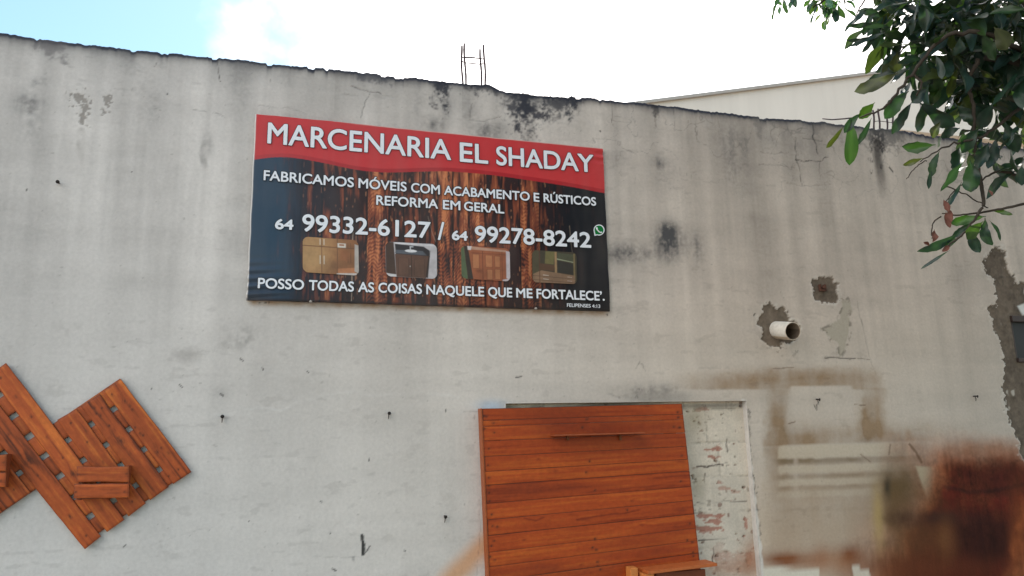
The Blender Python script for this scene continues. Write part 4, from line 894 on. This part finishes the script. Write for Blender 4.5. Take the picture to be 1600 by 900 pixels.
M_pipe = material('stained_pvc', .4, .05, 40, .14, 35, .4)
link('pipe_body', mesh_np('pipe_body', Vp, Fp, Cp), pipe, M_pipe)
settle(pipe, tuple(pb))
bolt = thing('rusty_bolt', 'rusty square bolt stub in the smaller cement patch above the pipe', 'bolt')
p = wp(1284.5, 449.5, 0)
b = MB(); b.box(p + (-.022, -.012, -.024), p + (.026, .01, -.012)); b.box(p + (-.022, -.012, -.0115), p + (-.012, .01, .022)); b.box(p + (.014, -.012, -.0115), p + (.026, .01, .022)); b.build('clamp', M_rust, bolt, bevel=.002)
b = MB(); b.tube([p + (0, .01, 0), p + (0, -.02, .001)], .0075, 8); b.box(p + (-.011, -.026, -.010), p + (.011, -.019, .012)); b.build('shaft', M_rust, bolt)
settle(bolt, tuple(p))
for (nx, ny, lab) in [(92, 286, 'black nail head high on the wall left of the banner'), (347.5, 650, 'bent rusty nail in the wall between the pallet boards and the banner'), (606.5, 645, 'rusty nail left of the plank panel, below the banner'), (694, 806, 'short nail beside the orange spray mark, low on the wall'), (1275, 624, 'rusty nail inside the clean outlined square on the wall'), (1521, 619, 'small nail above the dark red burst of stain')]:
    t = wp(nx, ny, 0); b = MB(); b.tube([t + (0, .01, 0), t + (.002, -.022, -.001), t + (.003, -.028, -.003)], [.004, .0042, .0045], 7)
    b.tube([t + (.003, -.028, -.003), t + (.004, -.031, -.0035)], .0095, 9)
    if ny > 600: b.tube([t + (.001, -.012, -.002), t + (.002, -.016, -.018), t + (.001, -.012, -.034)], [.002, .0028, .0016], 5)
    o = b.build('nail', M_nail, None, True); tag(o, lab, 'nail', 'nails in the wall')
    o.data.transform(Matrix.Translation(-Vector(t))); o.location = t

# ------------------------------------------------------------------ the tree
tree = thing('street_tree', 'leafy tree with large dark green leaves hanging in front of the wall', 'tree')
base = np.array([2.75, -2.55, -.01])
trunk = MB()
def limb(pts, r0, r1, n=9, j=.0):
    pts = [np.array(p, float) for p in pts]; K = 7 * (len(pts) - 1) + 1; j = j * .5; tt = np.linspace(0, len(pts) - 1, K); out = []
    for t in tt:
        i = min(int(t), len(pts) - 2); f = t - i; p0_ = pts[max(i - 1, 0)]; p1_ = pts[i]; p2_ = pts[i + 1]; p3_ = pts[min(i + 2, len(pts) - 1)]
        out.append(.5 * ((2 * p1_) + (-p0_ + p2_) * f + (2 * p0_ - 5 * p1_ + 4 * p2_ - p3_) * f * f + (-p0_ + 3 * p1_ - 3 * p2_ + p3_) * f ** 3) + RNG.normal(0, j, 3))
    trunk.tube(out, list(np.linspace(r0, r1, K)), n)
    return out
limb([base, base + (.03, .02, .8), base + (-.05, .05, 1.7), base + (-.02, .0, 2.5)], .125, .085, 14)
fork = base + (-.02, 0, 2.45)
limb([fork, fork + (-.35, .25, .6), fork + (-.9, .5, 1.15), fork + (-1.3, .8, 1.5)], .07, .02)
limb([fork, fork + (.3, .3, .7), fork + (.6, .6, 1.5)], .07, .02)
limb([fork, fork + (.1, -.5, .6), fork + (.1, -1.0, 1.3)], .06, .02)
limb([fork - (0, 0, .4), fork + (-.2, .1, -.1), wpd(1640, 120, 2.6), wpd(1540, 90, 2.45)], .03, .008)
limb([wpd(1640, 120, 2.6), wpd(1560, 60, 2.4), wpd(1482, 55, 2.35), wpd(1425, 115, 2.3), wpd(1385, 165, 2.28), wpd(1345, 183, 2.27)], .008, .002, 6, .004)
limb([wpd(1640, 120, 2.6), wpd(1590, 170, 2.5), wpd(1540, 210, 2.4), wpd(1490, 225, 2.36), wpd(1440, 252, 2.3)], .007, .0015, 6, .004)
limb([wpd(1680, 290, 2.7), wpd(1600, 318, 2.45), wpd(1545, 330, 2.4), wpd(1500, 336, 2.36), wpd(1472, 333, 2.34)], .005, .0015, 6, .002)
limb([fork - (0, 0, .9), wpd(1740, 300, 2.8), wpd(1680, 290, 2.7)], .03, .010, 7)
limb([wpd(1600, 276, 2.5), wpd(1560, 268, 2.45), wpd(1532, 282, 2.4)], .005, .002, 5, .002)
limb([wpd(1524, 240, 2.4), wpd(1532, 285, 2.4), wpd(1536, 318, 2.38), wpd(1526, 338, 2.37), wpd(1505, 365, 2.36), wpd(1480, 385, 2.36)], .006, .0025, 6, .002)
limb([wpd(1530, 90, 2.4), wpd(1515, 130, 2.4), wpd(1522, 180, 2.4), wpd(1524, 240, 2.4)], .006, .004, 6, .003)
limb([wpd(1425, 115, 2.3), wpd(1440, 130, 2.3), wpd(1432, 150, 2.3)], .004, .002, 5, .002)
limb([wpd(1475, 290, 2.4), wpd(1510, 305, 2.4), wpd(1545, 325, 2.4)], .0022, .0018, 5, .003); limb([wpd(1470, 338, 2.34), wpd(1458, 350, 2.34), wpd(1456, 372, 2.34)], .0022, .0015, 5, .002); limb([wpd(1510, 282, 2.4), wpd(1490, 300, 2.38), wpd(1475, 320, 2.36)], .002, .0015, 5, .002)
limb([wpd(1449, 250, 2.3), wpd(1430, 262, 2.3), wpd(1416, 280, 2.3)], .0018, .001, 5, .002)
limb([fork + (-1.3, .8, 1.5), wpd(1420, -60, 3.2), wpd(1340, -30, 3.6), wpd(1300, -5, 3.75), wpd(1270, 12, 3.8)], .018, .003, 6, .006); limb([wpd(1340, -30, 3.6), wpd(1250, -30, 3.8), wpd(1215, -6, 3.85)], .008, .003, 6, .004); limb([wpd(1380, -30, 3.3), wpd(1352, 0, 3.2), wpd(1336, 26, 3.1)], .005, .002, 5, .004)
for k in range(60):                     # twigs through the crown
    a = RNG.random() * 6.28; r = .5 + RNG.random() * 1.1; c0_ = fork + np.array([math.cos(a) * r * .4, math.sin(a) * r * .4, .3 + RNG.random() * 1.2]); c1_ = fork + np.array([math.cos(a) * r * 1.5, math.sin(a) * r * 1.3, .2 + RNG.random() * 1.8])
    px, py = proj(*[np.array([v_]) for v_ in c1_]); 
    if px[0] < 1420 and py[0] > -60 and c1_[1] > -4: continue
    if py[0] > 60 and px[0] < 1600: continue
    limb([c0_, (c0_ + c1_) / 2 + RNG.normal(0, .08, 3), c1_], .014, .003, 6, .003)
trunk.build('trunk', M_bark, tree, True)

LV, LF, LC = [], [], []; lcount = 0
def leaf(p, d, nrm, L, W, col, droop=.25, fold=None, store=None):
    """p base, d direction, nrm face normal; obovate, wavy, bending under its weight"""
    global lcount
    fold = .05 + .55 * RNG.random() ** 1.5 if fold is None else fold
    d = d / np.linalg.norm(d); s = np.cross(d, nrm); s /= np.linalg.norm(s) + 1e-9; nn = np.cross(s, d)
    T = np.linspace(0, 1, 12); wprof = np.sin(np.pi * np.clip(T, 0, 1) ** 1.45) ** .72 * (1 + RNG.normal(0, .07, 12)); wprof[0] = .05; wprof[1] *= .6; wprof[-1] = .03; bend = RNG.normal(0, .10); ph = RNG.random() * 6.28; wa = .08 + RNG.random() * .14; tw__ = RNG.normal(0, .35)
    V = []; C = []
    cur = np.array(p, float); dd = d.copy()
    for i_, t in enumerate(T):
        if i_: dd = dd + np.array([0, 0, -1.0]) * droop * .13 + s * bend * .5 * (1 if t > .35 else -.6) + nn * .02 * math.sin(ph + 5 * t); dd /= np.linalg.norm(dd); cur = cur + dd * L / 11
        a = tw__ * t; ss = s * math.cos(a) + nn * math.sin(a); n2 = np.cross(ss, dd)
        for q_ in (-1, -.5, 0, .5, 1):
            off = ss * q_ * W * .5 * wprof[i_] + n2 * (abs(q_) * fold * W * .5 * wprof[i_] + wa * W * math.sin(ph + t * 9 + q_ * 2) * abs(q_) * wprof[i_])
            V.append(cur + off); C.append(np.asarray(col) * (1.35 if q_ == 0 else 1.0))
    Fs = [[i_ * 5 + k, i_ * 5 + k + 1, (i_ + 1) * 5 + k + 1, (i_ + 1) * 5 + k] for i_ in range(11) for k in range(4)]
    if store is not None: store.append((V, Fs)); return
    b0 = lcount; LV.extend(V); LC.extend(C); LF.append(np.array(Fs) + b0); lcount += len(V)
def lcol():
    r = RNG.random(); g = np.array([.013, .032, .022]) * (0.7 + .7 * RNG.random())
    if r < .12: g = np.array([.038, .050, .016]) * (.8 + .5 * RNG.random())
    elif r < .22: g = np.array([.026, .052, .016])
    elif r < .36: g = np.array([.018, .040, .036])
    return g
camdir = lambda p: (CAM - p) / np.linalg.norm(CAM - p)
def leaf_px(a, b, dist, wpx, col=None, dz=0.0, droop=.12):
    p = wpd(*a, dist); q_ = wpd(*b, dist - dz); L = np.linalg.norm(q_ - p); W = wpx / F * dist
    n_ = camdir(p) + RNG.normal(0, .28, 3); leaf(p, (q_ - p) + np.array([0, 0, droop * L * .5]), n_, L * 1.05, W * .74, lcol() if col is None else col, droop)
GR, OL, BL_, PA = np.array([.020, .050, .018]), np.array([.040, .048, .018]), np.array([.012, .028, .026]), np.array([.030, .055, .046])
for a, b2, wpx, col in [((1404, 114), (1339, 145), 26, OL), ((1400, 112), (1358, 128), 20, BL_), ((1330, 187), (1329, 255), 26, GR), ((1318, 198), (1291, 229), 14, OL), ((1362, 184), (1341, 226), 11, BL_), ((1345, 176), (1318, 205), 16, BL_), ((1367, 160), (1343, 184), 20, None), ((1420, 142), (1381, 182), 27, None), ((1426, 158), (1394, 207), 19, BL_), ((1448, 138), (1426, 160), 24, BL_), ((1424, 108), (1428, 142), 10, None), ((1436, 160), (1490, 196), 30, None), ((1456, 112), (1461, 160), 32, np.array([.028, .06, .026])), ((1462, 226), (1411, 232), 20, GR), ((1443, 247), (1412, 257), 11, OL), ((1468, 236), (1452, 274), 15, BL_), ((1456, 262), (1450, 294), 8, BL_), ((1508, 250), (1468, 295), 18, None), ((1516, 250), (1520, 298), 30, None), ((1503, 284), (1482, 323), 11, None),
                       ((1541, 338), (1486, 348), 18, GR), ((1539, 340), (1543, 384), 18, None), ((1536, 346), (1510, 372), 20, None), ((1512, 362), (1531, 393), 20, BL_), ((1503, 362), (1438, 397), 16, BL_), ((1520, 345), (1488, 372), 12, BL_), ((1484, 391), (1440, 419), 6, BL_), ((1546, 344), (1567, 374), 7, BL_), ((1547, 328), (1581, 334), 8, None), ((1500, 372), (1475, 385), 12, GR), ((1553, 42), (1578, 74), 26, OL), ((1534, 50), (1554, 92), 20, GR), ((1606, 14), (1548, 20), 18, GR), ((1500, 58), (1496, 88), 18, PA), ((1597, 258), (1593, 289), 18, None), ((1496, 165), (1520, 188), 22, None), ((1530, 200), (1500, 236), 24, None), ((1556, 215), (1548, 262), 20, BL_), ((1570, 190), (1590, 236), 24, None), ((1545, 222), (1528, 262), 22, None), ((1500, 200), (1470, 212), 18, None), ((1470, 190), (1455, 214), 16, None), ((1552, 160), (1530, 200), 24, None),
                       ((1396, 44), (1326, 34), 14, BL_), ((1384, 50), (1330, 72), 12, BL_), ((1368, 56), (1348, 82), 9, BL_), ((1376, 28), (1352, 14), 16, BL_), ((1398, 82), (1380, 100), 12, BL_), ((1402, 82), (1396, 112), 20, OL), ((1370, 36), (1332, 42), 10, BL_), ((1380, 58), (1325, 64), 10, BL_)]:
    leaf_px(a, b2, 2.3 + RNG.random() * .12, wpx, col)
def rosette(px, py, dist, n, Ls, spread=1.0, down=.35, br=1.0):
    c = wpd(px, py, dist)
    for k in range(n):
        d = RNG.normal(0, 1, 3); d /= np.linalg.norm(d); d = d * spread + np.array([0, 0, -down]); d /= np.linalg.norm(d)
        p = c + d * .012 + RNG.normal(0, .012, 3)
        n_ = np.array([0, 0, 1.0]) + RNG.normal(0, .5, 3) + camdir(c) * .5
        L = Ls * (.55 + .8 * RNG.random()); leaf(p, d, n_, L, L * (.25 + .10 * RNG.random()), lcol() * br * (1 + .8 * (br > 1) * (RNG.random() < .3)), .1 + .7 * RNG.random() ** 2)
for px, py, n in [(1205, -4, 4), (1222, -6, 6), (1234, -8, 4), (1272, 0, 7), (1290, 2, 9), (1305, 8, 7), (1316, -4, 6), (1296, 18, 4), (1282, -18, 7), (1312, 6, 4)]:
    rosette(px, py, 3.75 + RNG.random() * .2, n, .08, 1, .7, 1.9)  # tuft leaves lightened, sun from behind put into their colour
for px, py, n in [(1385, 20, 8), (1405, 8, 9), (1400, 48, 8), (1420, 30, 9), (1412, 74, 6), (1436, 14, 9), (1446, 50, 8), (1452, 84, 7), (1470, 26, 10), (1480, 62, 9), (1496, 30, 9), (1500, 96, 9), (1486, 124, 6), (1518, 62, 9), (1530, 20, 10), (1546, 100, 10), (1560, 48, 10), (1575, 10, 10), (1588, 80, 10), (1576, 120, 9), (1530, 130, 8), (1600, 40, 9), (1606, 110, 8), (1510, 150, 7), (1470, 146, 4), (1556, 150, 6), (1590, 150, 6), (1520, 205, 6), (1545, 190, 5), (1580, 205, 6), (1600, 190, 6), (1540, 235, 6), (1520, 250, 5), (1600, 235, 6), (1585, 262, 3), (1440, 100, 4), (1475, 0, 9), (1510, 0, 9), (1545, -5, 9), (1430, -5, 8), (1400, -12, 8), (1376, 2, 5), (1590, -10, 9), (1480, 190, 3), (1500, 225, 4), (1555, 75, 8), (1535, 110, 8)]:
    rosette(px, py, 2.35 + RNG.random() * .5, n + (3 if py < 140 else -1), .102)
for k in range(46):
    px = 1425 + 190 * RNG.random(); py = -15 + 165 * RNG.random()
    if (px - 1425) < (py - 60) * .7: continue
    rosette(px, py, 2.6 + RNG.random() * .7, 7, .10)
# rest of the crown, out of view, enlarged to shade the wall's right side
cnt = 0
while cnt < 1300:
    d = RNG.normal(0, 1, 3); d /= np.linalg.norm(d); r = RNG.random() ** .4
    p = fork + np.array([.7 + d[0] * 3.1 * r, -.2 + d[1] * 2.3 * r, 1.5 + d[2] * 1.7 * r])
    px, py = proj(*[np.array([v_]) for v_ in p])
    if p[1] > -.35 or np.linalg.norm(p - CAM) < 1.0: continue
    if -100 < px[0] < 1600 and py[0] > -90 and (p - CAM) @ R[:, 2] > 0: continue
    if px[0] >= 1600 and py[0] > 230 and px[0] < 1800: continue
    dist = np.linalg.norm(p - CAM); v_ = p - CAM
    c = p
    for k in range(8):
        dd = RNG.normal(0, 1, 3); dd /= np.linalg.norm(dd); dd = dd + np.array([0, 0, -.35]); n_ = np.array([0, 0, 1.0]) + RNG.normal(0, .5, 3); L = .125 * (.75 + .5 * RNG.random())
        leaf(c + RNG.normal(0, .02, 3), dd, n_, L, L * (.25 + .10 * RNG.random()), lcol(), .2 + .3 * RNG.random())
    cnt += 1
link('crown', mesh_np('crown', np.array(LV), np.concatenate(LF), np.array(LC)), tree, M_leaf)
dl = []
for a, b2, wpx in [((1474, 312), (1484, 330), 8), ((1480, 324), (1490, 346), 7), ((1478, 330), (1481, 357), 8), ((1460, 358), (1456, 378), 9), ((1452, 384), (1444, 376), 5), ((1485, 384), (1470, 392), 7), ((1545, 296), (1549, 306), 5)]:
    p = wpd(*a, 2.32); q_ = wpd(*b2, 2.30); L = np.linalg.norm(q_ - p); leaf(p, q_ - p, camdir(p) + RNG.normal(0, .4, 3), L, wpx / F * 2.3, (.3, .13, .09), .1, .7, dl)
for V, Fs in dl:
    o = link('dry_leaf', mesh_np('dry_leaf', np.array(V), np.array(Fs)), tree, M_dead); o['label'] = 'curled dry pinkish leaf'
settle(tree, tuple(base))
